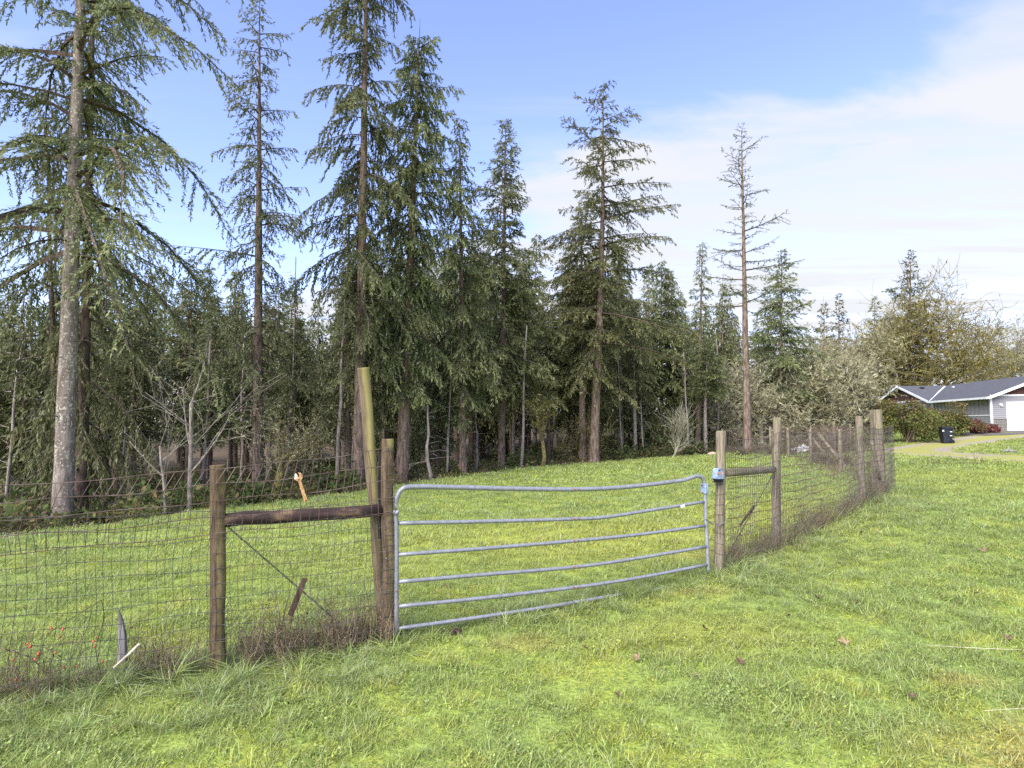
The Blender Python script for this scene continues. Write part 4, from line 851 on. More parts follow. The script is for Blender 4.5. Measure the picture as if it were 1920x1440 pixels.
rpart('line_wires', lw, 'wire_rust')['kind'] = 'stuff'; rpart('stay_wires', st, 'wire_grey')['kind'] = 'stuff'
b = MB(); b.tube(np.linspace(P(1447, 893, 8.1), P(1362, 1045, 7.08), 10), .006, 5); rpart('brace_wire', b, 'wire_grey')
b = MB(); pa, pb = P(1414, 948, 7.62), P(1388, 984, 7.35); b.tube(np.linspace(pa, pb, 4), [.012, .017, .016, .013], 5); rpart('twist_stick', b, 'dark_board')
b = MB()
for py in (905, 925, 944, 962, 980, 998, 1017, 1036):
    c_ = P(1349.5, py, 7.05); th = np.linspace(0, 6.28, 14); b.tube(np.stack([c_[0] + .06 * np.cos(th), c_[1] + .06 * np.sin(th), c_[2] + .012 * np.sin(th + py)], -1), .0026, 4)
rpart('wire_wraps', b, 'wire_rust')['kind'] = 'stuff'
# fence from the corner to the back of the pasture
bf = thing('wire_fence', g3(PE), 'far wire fence behind the corner post with two leaning brace poles', 'fence')
def bpart(name, mb, mat, smooth=False):
    for a in range(len(mb.V)): mb.V[a] = mb.V[a] - np.array(bf.location)
    return part(name, mb, MAT[mat], bf, smooth)
plan = np.array([PD + (.1, .25), PE, PF, PG]); cu_ = np.concatenate([[0], np.cumsum(np.linalg.norm(np.diff(plan, axis=0), axis=1))])
lw, st = wires(plan, lambda u: np.full(np.shape(u), 1.25), np.linspace(0, 1, 9), .13, .05, rng, .05, .03, .04, .0035, knots=False)
bpart('line_wires', lw, 'wire_rust')['kind'] = 'stuff'; bpart('stay_wires', st, 'wire_rust')['kind'] = 'stuff'
for k, (p_, h) in enumerate(((PE, 1.12), ((PD + PE) / 2 + (.05, 0), 1.2), (PF, 1.2), ((PE + PF) / 2, 1.15), (PG, 1.3), ((PF + PG) / 2, 1.25))): post(bf, g3(p_, -.2), g3(p_, h), .055, 'post_grey', seed=30 + k, sides=9)
for (a, b_, dp) in (((1516, 813), (1562, 872), (20.2, 19.6)), ((1534, 813), (1592, 884), (19.3, 17.9))): post(bf, P(*b_, dp[1]), P(*a, dp[0]), .055, 'post_grey', seed=40 + a[0], sides=9, name='brace_pole')
ff = thing('wire_fence', g3(np.array([16.5, 30])), 'farthest brown wire fence between the corner post and the mossy trees', 'fence')
plan = np.array([PE, (13.2, 25.2), (16.5, 30), (15.2, 36)]); lw, st = wires(plan, lambda u: np.full(np.shape(u), 1.2), np.linspace(0, 1, 8), .16, .05, rng, .05, .03, .04, .005, knots=False)
for nm, q in (('line_wires', lw), ('stay_wires', st)):
    for a in range(len(q.V)): q.V[a] = q.V[a] - np.array(ff.location)
    part(nm, q, MAT['wire_rust'], ff)['kind'] = 'stuff'
for k, p_ in enumerate(((13.2, 25.2), (16.5, 30), (15.2, 36))): post(ff, g3(np.array(p_), -.2), g3(np.array(p_), 1.35), .06, 'post_grey', seed=60 + k, sides=9)

# ------------------------------------------------------------------ tubular gate (bent)
gt = thing('metal_gate', tuple(onplane(745, 1190, .03)), 'bent galvanised tube gate with six rails standing shut across the opening', 'gate')
def gpts(px, off=.03): return np.array([onplane(a, b_, off) for a, b_ in px])
def gpart(name, path, r, mat='galvanised', sides=12, **kw):
    b = MB(); b.tube(np.asarray(path) - np.array(gt.location), r, sides, **kw); return part(name, b, MAT[mat], gt, True)
gpart('frame', gpts(catmull([(743, 1192), (743, 1100), (743, 1010), (742, 950), (745, 930), (753, 918), (768, 913), (820, 913), (900, 915), (1000, 917), (1080, 917.5), (1150, 915), (1215, 909), (1262, 903), (1284, 900), (1298, 895), (1309, 892.5), (1317, 897), (1321, 910), (1323, 960), (1326, 1030), (1328, 1073)], 6)), .0215)
for row in ([(748, 981), (900, 978), (1080, 973), (1140, 969), (1230, 955), (1319, 941)], [(747, 1040), (900, 1029), (1080, 1014), (1200, 1002), (1321, 986)], [(747, 1091), (900, 1078), (1080, 1063), (1200, 1046), (1324, 1025)],
            [(747, 1137), (900, 1122), (1080, 1101), (1200, 1083), (1325, 1059)], [(747, 1178.5), (860, 1163), (995, 1143), (1080, 1129), (1170, 1114), (1282, 1097)]):
    gpart('rail', gpts(catmull(row, 6), .03), .0175)
for y_ in (917.5, 973, 1014, 1063, 1101): 
    b = MB()
    for dx in (-4.2, 4.2): b.tube(np.array([onplane(1081 + dx, y_, .044), onplane(1081 + dx, y_, .0535)]) - np.array(gt.location), .0085, 8)
    part('rust_bolt', b, MAT['rust'], gt)
b = MB(); q = onplane(743, 961, .055) - np.array(gt.location); b.box(q, (.05, .03, .035), bevel=.006); b.tube([q + (0, -.02, 0), q + (.02, -.035, 0)], .008, 6); part('hinge_clamp', b, MAT['galvanised'], gt)
b = MB(); q = onplane(743, 1108, .055) - np.array(gt.location); b.tube([q, q + np.array([GN[0], GN[1], 0]) * .02], .006, 6); part('hinge_bolt', b, MAT['rust'], gt)
q = onplane(1321, 916, .03) - np.array(gt.location); b = MB(); Rz = np.array(Matrix.Rotation(math.atan2(GD[1], GD[0]), 3, 'Z')); b.box(q, (.05, .075, .11), Rz, .006); part('latch_bracket', b, MAT['latch_blue'], gt)
b = MB(); b.tube([q + np.array([GD[0], GD[1], 0]) * .02 + (0, 0, .03), q + np.array([GD[0], GD[1], 0]) * .062 + (0, 0, .03)], .007, 8); b.tube([q - np.array([GD[0], GD[1], 0]) * .06 + (0, 0, .035), q - np.array([GD[0], GD[1], 0]) * .02 + (0, 0, .035)], .005, 6); b.tube([q - np.array([GD[0], GD[1], 0]) * .06 - (0, 0, .045), q - np.array([GD[0], GD[1], 0]) * .02 - (0, 0, .045)], .005, 6); part('latch_pin', b, MAT['rust'], gt)
b = MB(); b.box(onplane(1280, 949, .055) - np.array(gt.location), (.055, .006, .03), Rz @ np.array(Matrix.Rotation(R(-9), 3, 'Y'))); part('white_sticker', b, MAT['white_trim'], gt)

# latch box on its post
lc = P(1345.5, 889, 6.96); lb_ = thing('gate_latch', tuple(lc), 'pale blue metal gate latch box with orange rust on the latch post', 'latch')
F1 = (np.zeros(3), np.array([GD[0], GD[1], 0]), np.array([0, 0, 1.0]), np.array([GN[0], GN[1], 0]))
b = MB(); b.prism([(-.052, -.05), (.052, -.05), (.056, -.035), (.046, .055), (.036, .066), (-.030, .066), (-.040, .055), (-.056, -.035)], -.03, .045, F1); part('cover', b, MAT['latch_blue'], lb_)
def F1p(a, c_, h): return F1[1] * a + F1[2] * c_ + F1[3] * h
b = MB(); b.prism([(-.046, .004), (-.004, .01), (.0, .03), (-.044, .022)], .045, .0475, F1); b.prism([(.032, -.028), (.045, -.03), (.042, .012), (.031, .01)], .045, .0475, F1); part('rust_patch', b, MAT['latch_orange'], lb_)
b = MB(); b.tube([F1p(-.018, .046, .045), F1p(-.018, .046, .052)], .009, 10); part('bolt_head', b, MAT['black_plastic'], lb_)
b = MB(); b.prism([(-.04, -.075), (.045, -.08), (.05, -.05), (-.045, -.05)], -.025, .03, F1); b.box(F1p(0, -.085, 0), (.095, .07, .012), Rz); part('catch', b, MAT['black_plastic'], lb_)
b = MB(); b.tube([F1p(.0, .062, .045), F1p(.022, .07, .05), F1p(.03, .045, .05), F1p(.026, .02, .049)], .005, 6); part('handle_wire', b, MAT['galvanised'], lb_)

# chain from the gate round the latch post, link by link
ch = thing('gate_chain', tuple(P(1330, 978, 6.98)), 'short steel chain looped from the gate round the latch post', 'chain')
pth = catmull([onplane(1324, 974, .06), P(1333, 981, 6.95), P(1342, 984.5, 6.96), P(1350, 984, 6.97), P(1357, 980, 7.0), P(1360.5, 973, 7.06)], 6) - np.array(ch.location)
cum = np.concatenate([[0], np.cumsum(np.linalg.norm(np.diff(pth, axis=0), axis=1))]); nl = int(cum[-1] / .017)
for k in range(nl):
    u = (k + .5) / nl * cum[-1]; c_ = np.array([np.interp(u, cum, pth[:, a]) for a in range(3)]); d = nrm(np.array([np.interp(min(u + .01, cum[-1]), cum, pth[:, a]) for a in range(3)]) - c_)
    s_ = nrm(np.cross(d, UPV)) if k % 2 else nrm(np.cross(nrm(np.cross(d, UPV)), d)); th = np.linspace(0, 2 * math.pi, 9); b = MB(); b.tube(c_ + d * (.0125 * np.cos(th))[:, None] + s_ * (.0075 * np.sin(th))[:, None], .0028, 4, cap=False); part('chain_link', b, MAT['chain_steel'], ch)

# ================================================================== HOUSE
yaw = math.atan2(-.186, .983); hz = 1.22
ho = thing('house', (37.5, 48, hz), 'single storey grey house with white trim, brown gables and white garage door', 'house'); ho.rotation_euler = (0, 0, yaw)
def hpart(name, mb, mat, parent=ho, smooth=False): return part(name, mb, MAT[mat], parent, smooth)
EV, RG, RX, BY, MY, EY = 2.82, 4.46, 4.0, 9.5, 15.5, 21.5     # eave, ridge height, garage ridge x, main body start, main ridge y, main end
def lap(b, p0, p1, z0, z1_, n):
    """lap siding between two plan points, boards stepping out at their lower edge"""
    p0 = np.array(p0, float); p1 = np.array(p1, float); d = (p1 - p0) / np.linalg.norm(p1 - p0); nn = np.array([d[1], -d[0]]); h = (z1_ - z0) / n
    for k in range(n):
        a, c_ = z0 + k * h, z0 + (k + 1) * h; q = []
        for (pp, o_, z) in ((p0, .03, a), (p1, .03, a), (p1, .008, c_), (p0, .008, c_), (p0, 0, a), (p1, 0, a)): q.append((*(pp + nn * o_), z))
        b.add(q, None, [(0, 1, 2, 3), (4, 5, 1, 0)])
# bodies (wall cores sit just inside the cladding)
b = MB(); b.box((4, 4.8, 1.4), (7.94, 9.5, 2.8)); b.box((7, 15.5, 1.4), (13.94, 11.94, 2.8)); hpart('wall', b, 'siding_grey')
b = MB(); lap(b, (0, .001), (1.02, .001), .9, 2.72, 12); lap(b, (6.2, .001), (8, .001), 0, 2.72, 18); lap(b, (1.02, .001), (6.2, .001), 2.25, 2.72, 3); hpart('front_siding', b, 'siding_grey')['kind'] = 'stuff'
b = MB(); lap(b, (0, 9.5), (0, .0), 0, 1.18, 8); hpart('side_siding', b, 'siding_grey')['kind'] = 'stuff'
b = MB(); lap(b, (0, 21.5), (0, 9.5), 0, 2.8, 18); hpart('gable_end_siding', b, 'siding_grey')['kind'] = 'stuff'
for y_ in np.arange(.6, 9.5, .61): b = MB(); b.box((-.012, y_, 2.0), (.02, .04, 1.55)); hpart('batten', b, 'siding_grey')
for (c_, s_) in (((-.02, .0, 1.4), (.14, .12, 2.8)), ((-.03, 4.7, 1.22), (.05, 9.3, .07)), ((.55, -.03, 2.76), (1.2, .05, .14)), ((5, -.03, 2.765), (7.7, .05, .13)), ((1.06, -.035, 1.1), (.1, .07, 2.2)), ((6.14, -.035, 1.1), (.1, .07, 2.2)), ((3.6, -.036, 2.2), (5.18, .072, .1)), ((-.02, 9.44, 1.4), (.1, .12, 2.8)), ((-.02, 21.5, 1.4), (.1, .12, 2.8)), ((-.03, 15.5, 2.8), (.05, 11.9, .14))):
    b = MB(); b.box(c_, s_); hpart('trim_board', b, 'white_trim')
def slab(b, pts, th=.09):
    pts = np.asarray(pts, float); n_ = len(pts); V = np.vstack([pts, pts - (0, 0, th)]); j = np.arange(n_); j2 = (j + 1) % n_
    T = [(0, k, k + 1) for k in range(1, n_ - 1)] + [(n_, n_ + k + 1, n_ + k) for k in range(1, n_ - 1)]; b.add(V, T, np.stack([j2, j, n_ + j, n_ + j2], -1))
ov = .45; sg_ = (RG - EV) / RX; e0 = EV - ov * sg_; sm_ = (RG - EV) / (MY - BY); m0 = EV - ov * sm_
b = MB(); slab(b, [(-ov, -.5, e0), (RX, -.5, RG), (RX, MY, RG), (-ov, BY - ov, e0)]); slab(b, [(RX, -.5, RG), (8 + ov, -.5, e0), (8 + ov, BY - ov, e0), (RX, MY, RG)])
slab(b, [(-.55, BY - ov, m0), (-ov + .02, BY - ov, m0), (RX, MY, RG - .004), (-.55, MY, RG - .004)]); slab(b, [(-.55, MY, RG - .002), (14, MY, RG - .002), (14, EY + ov, m0), (-.55, EY + ov, m0)]); slab(b, [(RX, MY, RG - .006), (8 + ov, BY - ov, m0), (14, BY - ov, m0), (14, MY, RG - .006)])
roof = hpart('roof', b, 'shingles')
def board(p, q, h=.2, t_=.04, mat='white_trim', name='fascia', parent=ho):
    p = np.array(p, float); q = np.array(q, float); d = nrm(q - p); s_ = nrm(np.cross(d, UPV)); u_ = np.cross(s_, d); L_ = np.linalg.norm(q - p); b = MB(); b.box((p + q) / 2, (L_, t_, h), np.stack([d, s_, u_], -1)); return hpart(name, b, mat, parent)
board((-ov, -.53, e0 - .09), (RX, -.53, RG - .09)); board((RX, -.53, RG - .09), (8 + ov, -.53, e0 - .09)); board((-ov - .05, -.5, e0 - .08), (-ov - .05, BY - ov, e0 - .08), .16, .1, name='gutter'); board((-.58, BY - ov, m0 - .09), (-.58, MY, RG - .09)); board((-.58, MY, RG - .09), (-.58, EY + ov, m0 - .09))
board((-ov, BY - ov, e0 + .035), (RX - .3, MY - .43, RG - .1), .02, .14, name='valley_flashing', parent=roof)
b = MB(); slab(b, [(-.005, BY, EV - .01), (-.005, MY, RG - .12), (-.005, EY, EV - .01)], .001); b2 = MB()
V = [(-.012, BY, 2.8), (-.012, MY, RG - .14), (-.012, EY, 2.8), (.05, BY, 2.8), (.05, MY, RG - .14), (.05, EY, 2.8)]; b2.add(V, [(0, 2, 1), (3, 4, 5)], [(0, 1, 4, 3), (1, 2, 5, 4)]); hpart('gable_panel', b2, 'gable_brown')
b2 = MB(); V = [(0, -.012, 2.83), (RX, -.012, RG - .14), (8, -.012, 2.83), (0, .05, 2.83), (RX, .05, RG - .14), (8, .05, 2.83)]; b2.add(V, [(0, 1, 2), (3, 5, 4)], [(0, 3, 4, 1), (1, 4, 5, 2)]); hpart('gable_panel', b2, 'gable_brown')
gd_ = MB(); gd_.box((3.6, .02, 1.07), (4.98, .05, 2.14)); gdo = hpart('garage_door', gd_, 'garage_white')
for k in range(4): b = MB(); b.box((3.6, -.014, .27 + .535 * k), (4.96, .02, .515), bevel=.006); hpart('door_panel', b, 'garage_white', gdo)
b = MB(); rs = np.random.default_rng(8)
for k in range(7):
    x_ = .06
    while x_ < .98:
        w_ = min(rs.uniform(.12, .36), 1.0 - x_); b.box((x_ + w_ / 2, -.03 + rs.uniform(-.012, .012), .065 + k * .122), (w_ - .014, .07, .108), bevel=.012); x_ += w_
hpart('stone_veneer', b, 'veneer_stone')['kind'] = 'stuff'
b = MB(); b.box((.55, -.02, .92), (1.02, .09, .04)); hpart('stone_cap', b, 'mortar')
b = MB(); b.box((.6, -.05, 2.05), (.1, .08, .14), bevel=.01); b.box((.68, -.1, 2.0), (.13, .11, .2), bevel=.02); hpart('wall_lamp', b, 'white_trim')
b = MB(); b.box((-.06, 9.2, 1.35), (.07, .08, 2.7)); hpart('downspout', b, 'white_trim')
for y_, w_ in ((11.6, 1.1), (18.5, 1.3)):
    b = MB()
    for dy, dz, sy_, sz_ in ((-w_ / 2, 0, .1, 1.3), (w_ / 2, 0, .1, 1.3), (0, .6, w_, .1), (0, -.6, w_, .1), (0, 0, .05, 1.2)): b.box((-.05, y_ + dy, 1.75 + dz), (.06 if sy_ != .05 else .05, sy_, sz_))
    wf = hpart('window_frame', b, 'white_trim'); b = MB(); b.box((-.035, y_, 1.75), (.02, w_ - .05, 1.2)); hpart('pane', b, 'window_glass', wf)
b = MB(); b.box((1.2, 14.2, RG - .30), (.35, .4, .16), bevel=.03); hpart('roof_vent', b, 'black_plastic', roof)
b = MB(); b.box((3.0, 12.0, RG - .36), (.12, .3, .12), bevel=.02); hpart('roof_vent', b, 'white_trim', roof)

# shrubs in front of the house
def shrub(seed, base, rx, ry, rz, n, lsz, label, mats, name='shrub', lumps=9, weep=0.0):
    rng = np.random.default_rng(seed); o = thing(name, tuple(base), label, 'shrub'); st = MB(); m_ = 40; a = rng.uniform(0, 6.28, m_); tip = np.stack([rx * .8 * np.cos(a) * rng.uniform(.2, 1, m_), ry * .8 * np.sin(a) * rng.uniform(.2, 1, m_), rz * rng.uniform(1.0, 1.8, m_)], -1); pr = np.zeros((m_, 3)) + rng.normal(0, .1 * rx, (m_, 3)) * (1, 1, 0)
    mid = (pr + tip) / 2 + rng.normal(0, .1, (m_, 3)); segtubes(st, pr - (0, 0, .1), mid, np.full(m_, .03), np.full(m_, .02)); segtubes(st, mid, tip, np.full(m_, .02), np.full(m_, .006)); c_ = part('stems', st, MAT['bramble'], o); c_['kind'] = 'stuff'
    lc_ = rng.normal(0, .55, (lumps, 3)) * (rx, ry, rz * .5) + (0, 0, rz); lr = rng.uniform(.35, .6, lumps)
    k = rng.integers(0, lumps, n); d = nrm(rng.standard_normal((n, 3))); p = lc_[k] + d * (lr[k] * rng.uniform(.55, 1.12, n))[:, None] * (rx, ry, rz); p[:, 2] = np.abs(p[:, 2])
    dd = nrm(rng.standard_normal((n, 3)) - UPV * weep); wv = nrm(np.cross(dd, rng.standard_normal((n, 3)))); s_ = (lsz * rng.uniform(.5, 1.4, n))[:, None]; q = np.arange(n) * 4
    V = np.stack([p, p + dd * s_ * .5 + wv * s_ * .32, p + dd * s_, p + dd * s_ * .5 - wv * s_ * .32], 1).reshape(-1, 3); hi = p[:, 2] > rng.normal(rz * 1.6, rz * .3, n)
    for nm, sel, mt in (('leaves', ~hi, mats[0]), ('top_leaves', hi, mats[1])):
        if sel.sum(): v_ = V.reshape(-1, 4, 3)[sel].reshape(-1, 3); q = np.arange(sel.sum()) * 4; part_ = link(nm, mesh_np(nm, v_, None, np.stack([q, q + 1, q + 2, q + 3], -1)), MAT[mt], o); part_['kind'] = 'stuff'
    return o
shrub(201, g3(xy(1704, 40.5)), 1.85, 1.5, 1.48, 10000, .14, 'large dense green bush with coppery top in front of the house', ('leaf_shrub', 'leaf_copper'), lumps=14)
shrub(202, g3(xy(1765, 44.5)), 1.35, 1.2, 1.2, 5000, .14, 'olive and copper bush behind the rubbish bin', ('leaf_shrub', 'leaf_copper'), lumps=10)
shrub(203, g3(xy(1797, 44.5)), .75, .7, .75, 2200, .12, 'coppery brown bush between the bin and the maroon shrub', ('leaf_copper', 'leaf_copper'), lumps=7)
shrub(204, g3(xy(1821, 45.5)), .85, .75, .62, 3200, .16, 'low weeping maroon shrub beside the grey side wall', ('leaf_maroon', 'leaf_maroon'), lumps=9, weep=1.6)
# planter at the wall
pl = thing('planter', tuple(g3(np.array([36.0, 45.9]))), 'small grey planter urn beside the maroon shrub', 'planter'); b = MB(); b.tube([(0, 0, 0), (0, 0, .08), (0, 0, .1), (0, 0, .35)], [.18, .18, .13, .15], 10); part('foot', b, MAT['mortar'], pl, True); b = MB(); b.tube([(0, 0, .35), (0, 0, .6), (0, 0, .64), (0, 0, .68)], [.16, .28, .31, .3], 10); part('bowl', b, MAT['mortar'], pl, True)

# rubbish bin
bb = g3(xy(1771, 38.3)); bn_ = thing('rubbish_bin', tuple(bb), 'dark grey wheeled rubbish bin standing in front of the bush', 'bin'); bn_.rotation_euler = (0, 0, R(-14)); bn_.scale = (1.0, 1.0, 1.0)
b = MB(); zs = [.04, .06, .86, .9, .96]; ws = [(.42, .5), (.44, .52), (.56, .66), (.62, .74), (.62, .74)]; V = []
for z_, (a, c_) in zip(zs, ws): V += [(-a/2, -c_/2, z_), (a/2, -c_/2, z_), (a/2, c_/2, z_), (-a/2, c_/2, z_)]
b.add(V, None, [(4*k+j, 4*k+(j+1)%4, 4*k+4+(j+1)%4, 4*k+4+j) for k in range(4) for j in range(4)] + [(3, 2, 1, 0)]); part('body', b, MAT['bin_dark'], bn_)
b = MB(); b.box((-.01, 0, .99), (.66, .78, .07), np.array(Matrix.Rotation(R(4), 3, 'Y')), .02); b.box((-.05, 0, 1.035), (.5, .6, .04), None, .015); part('lid', b, MAT['bin_dark'], bn_)
for s_ in (-1, 1): b = MB(); b.tube([(.2, .3 * s_, .13), (.2, .36 * s_, .13)], .13, 14); part('wheel', b, MAT['black_plastic'], bn_)
b = MB(); b.tube([(.36, -.3, .93), (.36, .3, .93)], .018, 8); part('handle', b, MAT['bin_dark'], bn_)
for (c_, s_) in (((-.275, -.36, .80), (.1, .012, .1)), ((.15, -.345, .74), (.12, .012, .05)), ((.15, -.32, .50), (.12, .012, .05))): b = MB(); b.box(c_, s_); part('printed_mark', b, MAT['bin_mark'], bn_)

# ================================================================== SMALL THINGS
# dry weeds along the foot of the fences
rg = np.random.default_rng(61)
wk = [proto('weeds', bramble(rg, 13, .08, .5, .0016, 1, .012, 5), 'dry_stem') for _ in range(3)] + [proto('weeds', bramble(rg, 11, .16, .36, .0016, 1, .014, 5), 'bramble') for _ in range(2)]
pts = []
def weeds(p0, p1, n, spread, side):
    for _ in range(n):
        u = rg.uniform(); p = np.array(p0) * (1 - u) + np.array(p1) * u; d = nrm(np.array(p1) - np.array(p0)); nn = np.array([d[1], -d[0]]); p = p + nn * (side + rg.normal(0, spread)); pts.append((p[0], p[1]))
weeds(P408 + GD * .1, GP - GD * .06, 120, .09, -.06); weeds(P408 - GD * 1.0, P408 - GD * .05, 38, .1, -.02); weeds(LEFT_END + GD * 3.0, P408 - GD * 1.0, 55, .13, -.02)
weeds(LATCH + (.05, .05), PB, 46, .12, -.05); weeds(PB, PC, 85, .13, -.02); weeds(PC, PD, 36, .15, 0); weeds(PD, PE, 40, .3, 0); weeds((9.0, 16.8), (10.4, 19.5), 55, .5, 0)
pts = np.array(pts); scatter('dry_weeds', np.stack([pts[:, 0], pts[:, 1], zf(pts[:, 0], pts[:, 1])], -1), rg.uniform(0, 6.28, len(pts)), rg.uniform(.5, 1.2, len(pts)) * np.where(rg.uniform(size=len(pts)) < .12, 1.5, 1.0), rg.integers(0, 5, len(pts)), wk, .2, 14, 'brown dry weed stems along the foot of the wire fences', 'weeds')
# bramble mounds in the pasture
for k, (px, dp, w_, lb2) in enumerate(((1397, 26.4, .75, 'brown bramble mound round the foot of the half dead conifer'), (1462, 25, .9, 'brown bramble mound behind the second fence post'), (1490, 27, .8, 'brown bramble mound beside the white rubble heap'), (1560, 19, .8, 'brown weedy earth bank under the leaning brace poles'), (1545, 26, 1.2, 'wide brown bramble bank behind the leaning brace poles'), (1590, 28, 1.2, 'brown bramble bank near the farthest fence post'))):
    o = thing('bramble_mound', tuple(g3(xy(px, dp))), lb2, 'bramble'); r_ = np.random.default_rng(300 + k); c_ = part('stems', bramble(r_, 260, w_, w_ * .75, .005, 1, .05), MAT['bramble'], o); c_['kind'] = 'stuff'
# rubble heap and stones at the far side
def rock(b, c, s, rng): 
    a = np.array([(x_, y_, z_) for x_ in (-1, 0, 1) for y_ in (-1, 0, 1) for z_ in (-1, 0, 1) if abs(x_) + abs(y_) + abs(z_) > 0], float); a = nrm(a) * rng.uniform(.75, 1.15, (len(a), 1)) * np.array(s) + np.array(c)
    import bmesh
    bm = bmesh.new(); [bm.verts.new(v) for v in a]; bmesh.ops.convex_hull(bm, input=bm.verts); bm.verts.index_update(); vs = [v.co[:] for v in bm.verts]; fs = [[v.index for v in f.verts] for f in bm.faces]; bm.free()
    b.add(vs, [f for f in fs if len(f) == 3], [f for f in fs if len(f) == 4])
r_ = np.random.default_rng(71); rc = g3(xy(1497, 26.0)); ro = thing('rubble_heap', tuple(rc), 'heap of pale rubble behind the wire fence', 'rubble')
for k in range(9): b = MB(); rock(b, (r_.uniform(-.45, .45), r_.uniform(-.3, .3), .08 + r_.uniform(0, .15)), r_.uniform(.08, .18, 3), r_); part('rubble_piece', b, MAT['debris_white'], ro)
for k, (px, py, s_, lb2) in enumerate(((1336, 855, .16, 'pinkish stone at the edge of the woods left of the latch post'), (1402, 863, .07, 'small pale stone in front of the half dead conifer'))): 
    o_ = G(px, py); b = MB(); rock(b, (0, 0, s_ * .5), (s_ * 1.5, s_, s_ * .8), r_); tag(link('stone', b.mesh('stone'), MAT['stone_pink'], None, tuple(o_)), lb2, 'stone')
lo = thing('old_log', tuple(g3(xy(1888, 26))), 'weathered grey log lying in the grass beside the gravel drive', 'log'); b = MB(); b.tube([(-.3, .08, .08), (-.05, .04, .12), (.28, -.08, .07)], [.045, .06, .04], 8); part('stem', b, MAT['old_grey_wood'], lo, True); b = MB(); b.tube([(-.06, .04, .13), (.08, .07, .26)], [.035, .02], 7); part('stub', b, MAT['old_grey_wood'], lo, True)
# broken stake and stick behind the left fence
sk = thing('broken_stake', tuple(onplane(228, 1225, -.25)), 'weathered grey broken stake with a pointed top behind the left fence', 'stake'); s0 = np.array(sk.location); b = MB(); b.tube(np.array([onplane(230, 1240, -.25), onplane(229, 1190, -.25), onplane(227, 1165, -.25), onplane(222, 1141, -.25)]) - s0, [.032, .028, .018, .003], 6); part('shaft', b, MAT['old_grey_wood'], sk)
sk = thing('fallen_stick', tuple(onplane(215, 1252, .05)), 'pale broken stick leaning in the weeds below the left fence', 'stick'); s0 = np.array(sk.location); b = MB(); b.tube(np.array([onplane(213, 1252, .05), onplane(240, 1228, .05), onplane(262, 1207, .05)]) - s0, [.007, .009, .011], 6); part('shaft', b, MAT['pale_stick'], sk)
# wild rose with hips
rr_ = np.random.default_rng(81); rb0 = onplane(85, 1262, .08); rb0[2] = z1(rb0[0], rb0[1]); ros = thing('wild_rose', tuple(rb0), 'straggling wild rose with red hips at the left end of the fence', 'plant'); hip_px = [(96, 1178), (118, 1180), (112, 1194), (52, 1207), (56, 1213), (104, 1224), (72, 1226), (66, 1236), (180, 1196), (175, 1203), (120, 1251), (145, 1249), (30, 1275), (178, 1212), (25, 1238), (193, 1240)]
b = MB(); stems = [[(85, 1262), (80, 1215), (95, 1185), (150, 1150), (190, 1125)], [(85, 1262), (60, 1235), (35, 1225), (0, 1215)], [(85, 1262), (120, 1250), (160, 1185), (172, 1145)], [(160, 1270), (160, 1210), (145, 1180)], [(85, 1262), (100, 1225), (60, 1210), (20, 1240)], [(30, 1290), (60, 1240), (100, 1215), (140, 1200)], [(190, 1270), (180, 1215), (195, 1160), (190, 1125)]]
for s_ in stems: b.tube(np.array([onplane(a, c_, .1 + rr_.uniform(-.03, .03)) for a, c_ in catmull(s_, 4)]) - rb0, .0028, 4)
for (a, c_) in hip_px: b.tube(np.array([onplane(a + rr_.uniform(-10, 10), c_ + rr_.uniform(6, 18), .1), onplane(a, c_, .1)]) - rb0, .0016, 3)
part('stems', b, MAT['bramble'], ros)
b = MB(); th = np.linspace(0, math.pi, 6); b.tube(np.stack([0 * th, 0 * th, -.009 * np.cos(th)], -1), np.maximum(.0068 * np.sin(th), .0008), 8); b.tube([(0, 0, .008), (0, 0, .014)], [.0015, .004], 5); hipm = b.mesh('hip', True); hipm.materials.append(MAT['rosehip'])
for (a, c_) in hip_px: o = link('hip', hipm, None, ros, tuple(onplane(a, c_, .105) - rb0)); o.rotation_euler = (rr_.uniform(-1, 1), rr_.uniform(-1, 1), 0); s_ = rr_.uniform(.8, 1.25); o.scale = (s_, s_, s_)
# fallen leaves on the lawn
def leafmesh(seed):
    r_ = np.random.default_rng(seed); n_ = 22; th = np.linspace(0, 2 * math.pi, n_, endpoint=False); rad = .045 * (1 + .42 * np.abs(np.sin(th * 2.5)) ** .7 * np.sign(np.sin(th * 5)) * .8) + r_.normal(0, .003, n_); V = np.stack([rad * np.cos(th), rad * np.sin(th), 0 * th], -1); V = np.vstack([[0, 0, 0], V * .5, V]); V[:, 2] = .35 * V[:, 0] ** 2 / .045 + .25 * np.sin(V[:, 1] * 60) * .012 + .02 * (np.hypot(V[:, 0], V[:, 1]) / .05) * r_.uniform(.2, 1, len(V))
    j = np.arange(n_); j2 = (j + 1) % n_; b = MB(); b.add(V, np.stack([0 * j, 1 + j, 1 + j2], -1), np.stack([1 + j, 1 + n_ + j, 1 + n_ + j2, 1 + j2], -1)); b.tube([(-.04, 0, .012), (-.075, .01, .02)], .0014, 4); return b.mesh('leaf', True)
lms = [leafmesh(k) for k in range(4)]
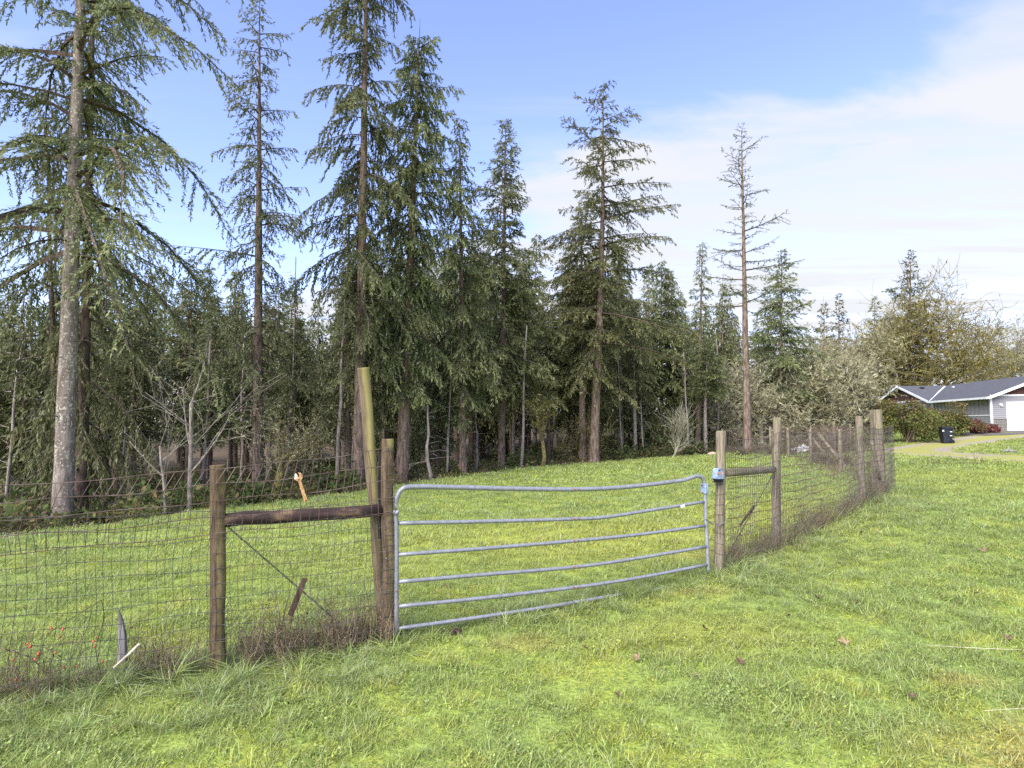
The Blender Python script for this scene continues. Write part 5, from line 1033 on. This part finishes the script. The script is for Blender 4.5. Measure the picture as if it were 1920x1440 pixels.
leaf_list = [(1320, 1186, .9, 'upright brown leaf on the lawn below the right half of the gate'), (1194, 1243, .9, 'pale curled leaf on the lawn below the middle of the gate'), (1389, 1251, 1.0, 'dark brown leaf on the lawn, largest near the bottom middle'), (1158, 1314, .7, 'small tan leaf on the lawn closest to the bottom edge'), (1307, 1280, .6, 'small pale leaf left of the dark brown leaf near the bottom'), (1534, 1129, .9, 'pinkish leaf on the lawn left of a darker leaf, right of the latch post'),
    (1605, 1139, .8, 'dark leaf on the lawn right of the pinkish leaf'), (1479, 1163, .7, 'flat dark leaf on the lawn below the pinkish leaf'), (1582, 1215, 1.1, 'long dark leaf scrap on the lawn at lower right'), (1847, 1038, 1.2, 'black curled leaf standing up on the lawn far right'), (1831, 1120, .8, 'brown leaf on the lawn below the black curled leaf'), (1889, 1205, .9, 'brown leaf by the right edge of the lawn'), (1711, 1316, .7, 'tan leaf in the straw coloured patch at lower right'), (1096, 1223, .7, 'dark leaf on the lawn just below the lowest gate rail'), (838, 1107, .9, 'orange brown leaf on the pasture seen between the lower gate rails'), (1615, 1003, .8, 'brown leaf in the grass near the right fence line')]
for k, (px, py, s_, lb2) in enumerate(leaf_list):
    o_ = G(px, py); o = link('fallen_leaf', lms[k % 4], MAT['dead_leaf'], None, (o_[0], o_[1], o_[2] + .035)); up_ = .9 if 'upright' in lb2 or 'standing' in lb2 else .25; o.rotation_euler = (rr_.uniform(-up_, up_) + (.7 if up_ > .5 else .25), rr_.uniform(-.3, .3), rr_.uniform(0, 6.28)); o.scale = (s_ * .68,) * 3; tag(o, lb2, 'leaf', 'fallen leaves on the grass')
# dung by the gate and a drift of dead twigs by the drive
o_ = G(846, 1192); dg = thing('soil_clods', tuple(o_), 'dark clods of earth in the grass under the lowest gate rail', 'soil')
for k in range(6): b = MB(); rock(b, (r_.uniform(-.09, .09), r_.uniform(-.05, .05), .03), r_.uniform(.018, .035, 3), r_); part('clod', b, MAT['soil'], dg)
tw_ = G(1782, 872); o = thing('twig_litter', tuple(tw_), 'patch of dark dead twigs in the grass beside the gravel drive', 'twigs'); r_ = np.random.default_rng(93); b = MB(); n = 90; p = np.stack([r_.normal(0, .75, n), r_.normal(0, .25, n), np.full(n, .02)], -1); segtubes(b, p, p + r_.normal(0, .12, (n, 3)) + (0, 0, .12), np.full(n, .006), np.full(n, .003)); c_ = part('stems', b, MAT['bramble'], o); c_['kind'] = 'stuff'
# straw stems lying on the lawn at lower right
for k, (a, c_, lb2) in enumerate((((1735, 1222), (1915, 1233), 'long dry straw stem lying on the lawn at right'), ((1845, 1350), (1930, 1344), 'dry straw stem lying at the lower right corner'))):
    p, q = G(*a), G(*c_); o = thing('straw_stem', tuple(p), lb2, 'straw'); b = MB(); u = np.linspace(0, 1, 6)[:, None]; pp = p + (q - p) * u; pp[:, 2] = zf(pp[:, 0], pp[:, 1]) + .05; b.tube(pp - p, .0015, 4); part('stem', b, MAT['pale_stick'], o)
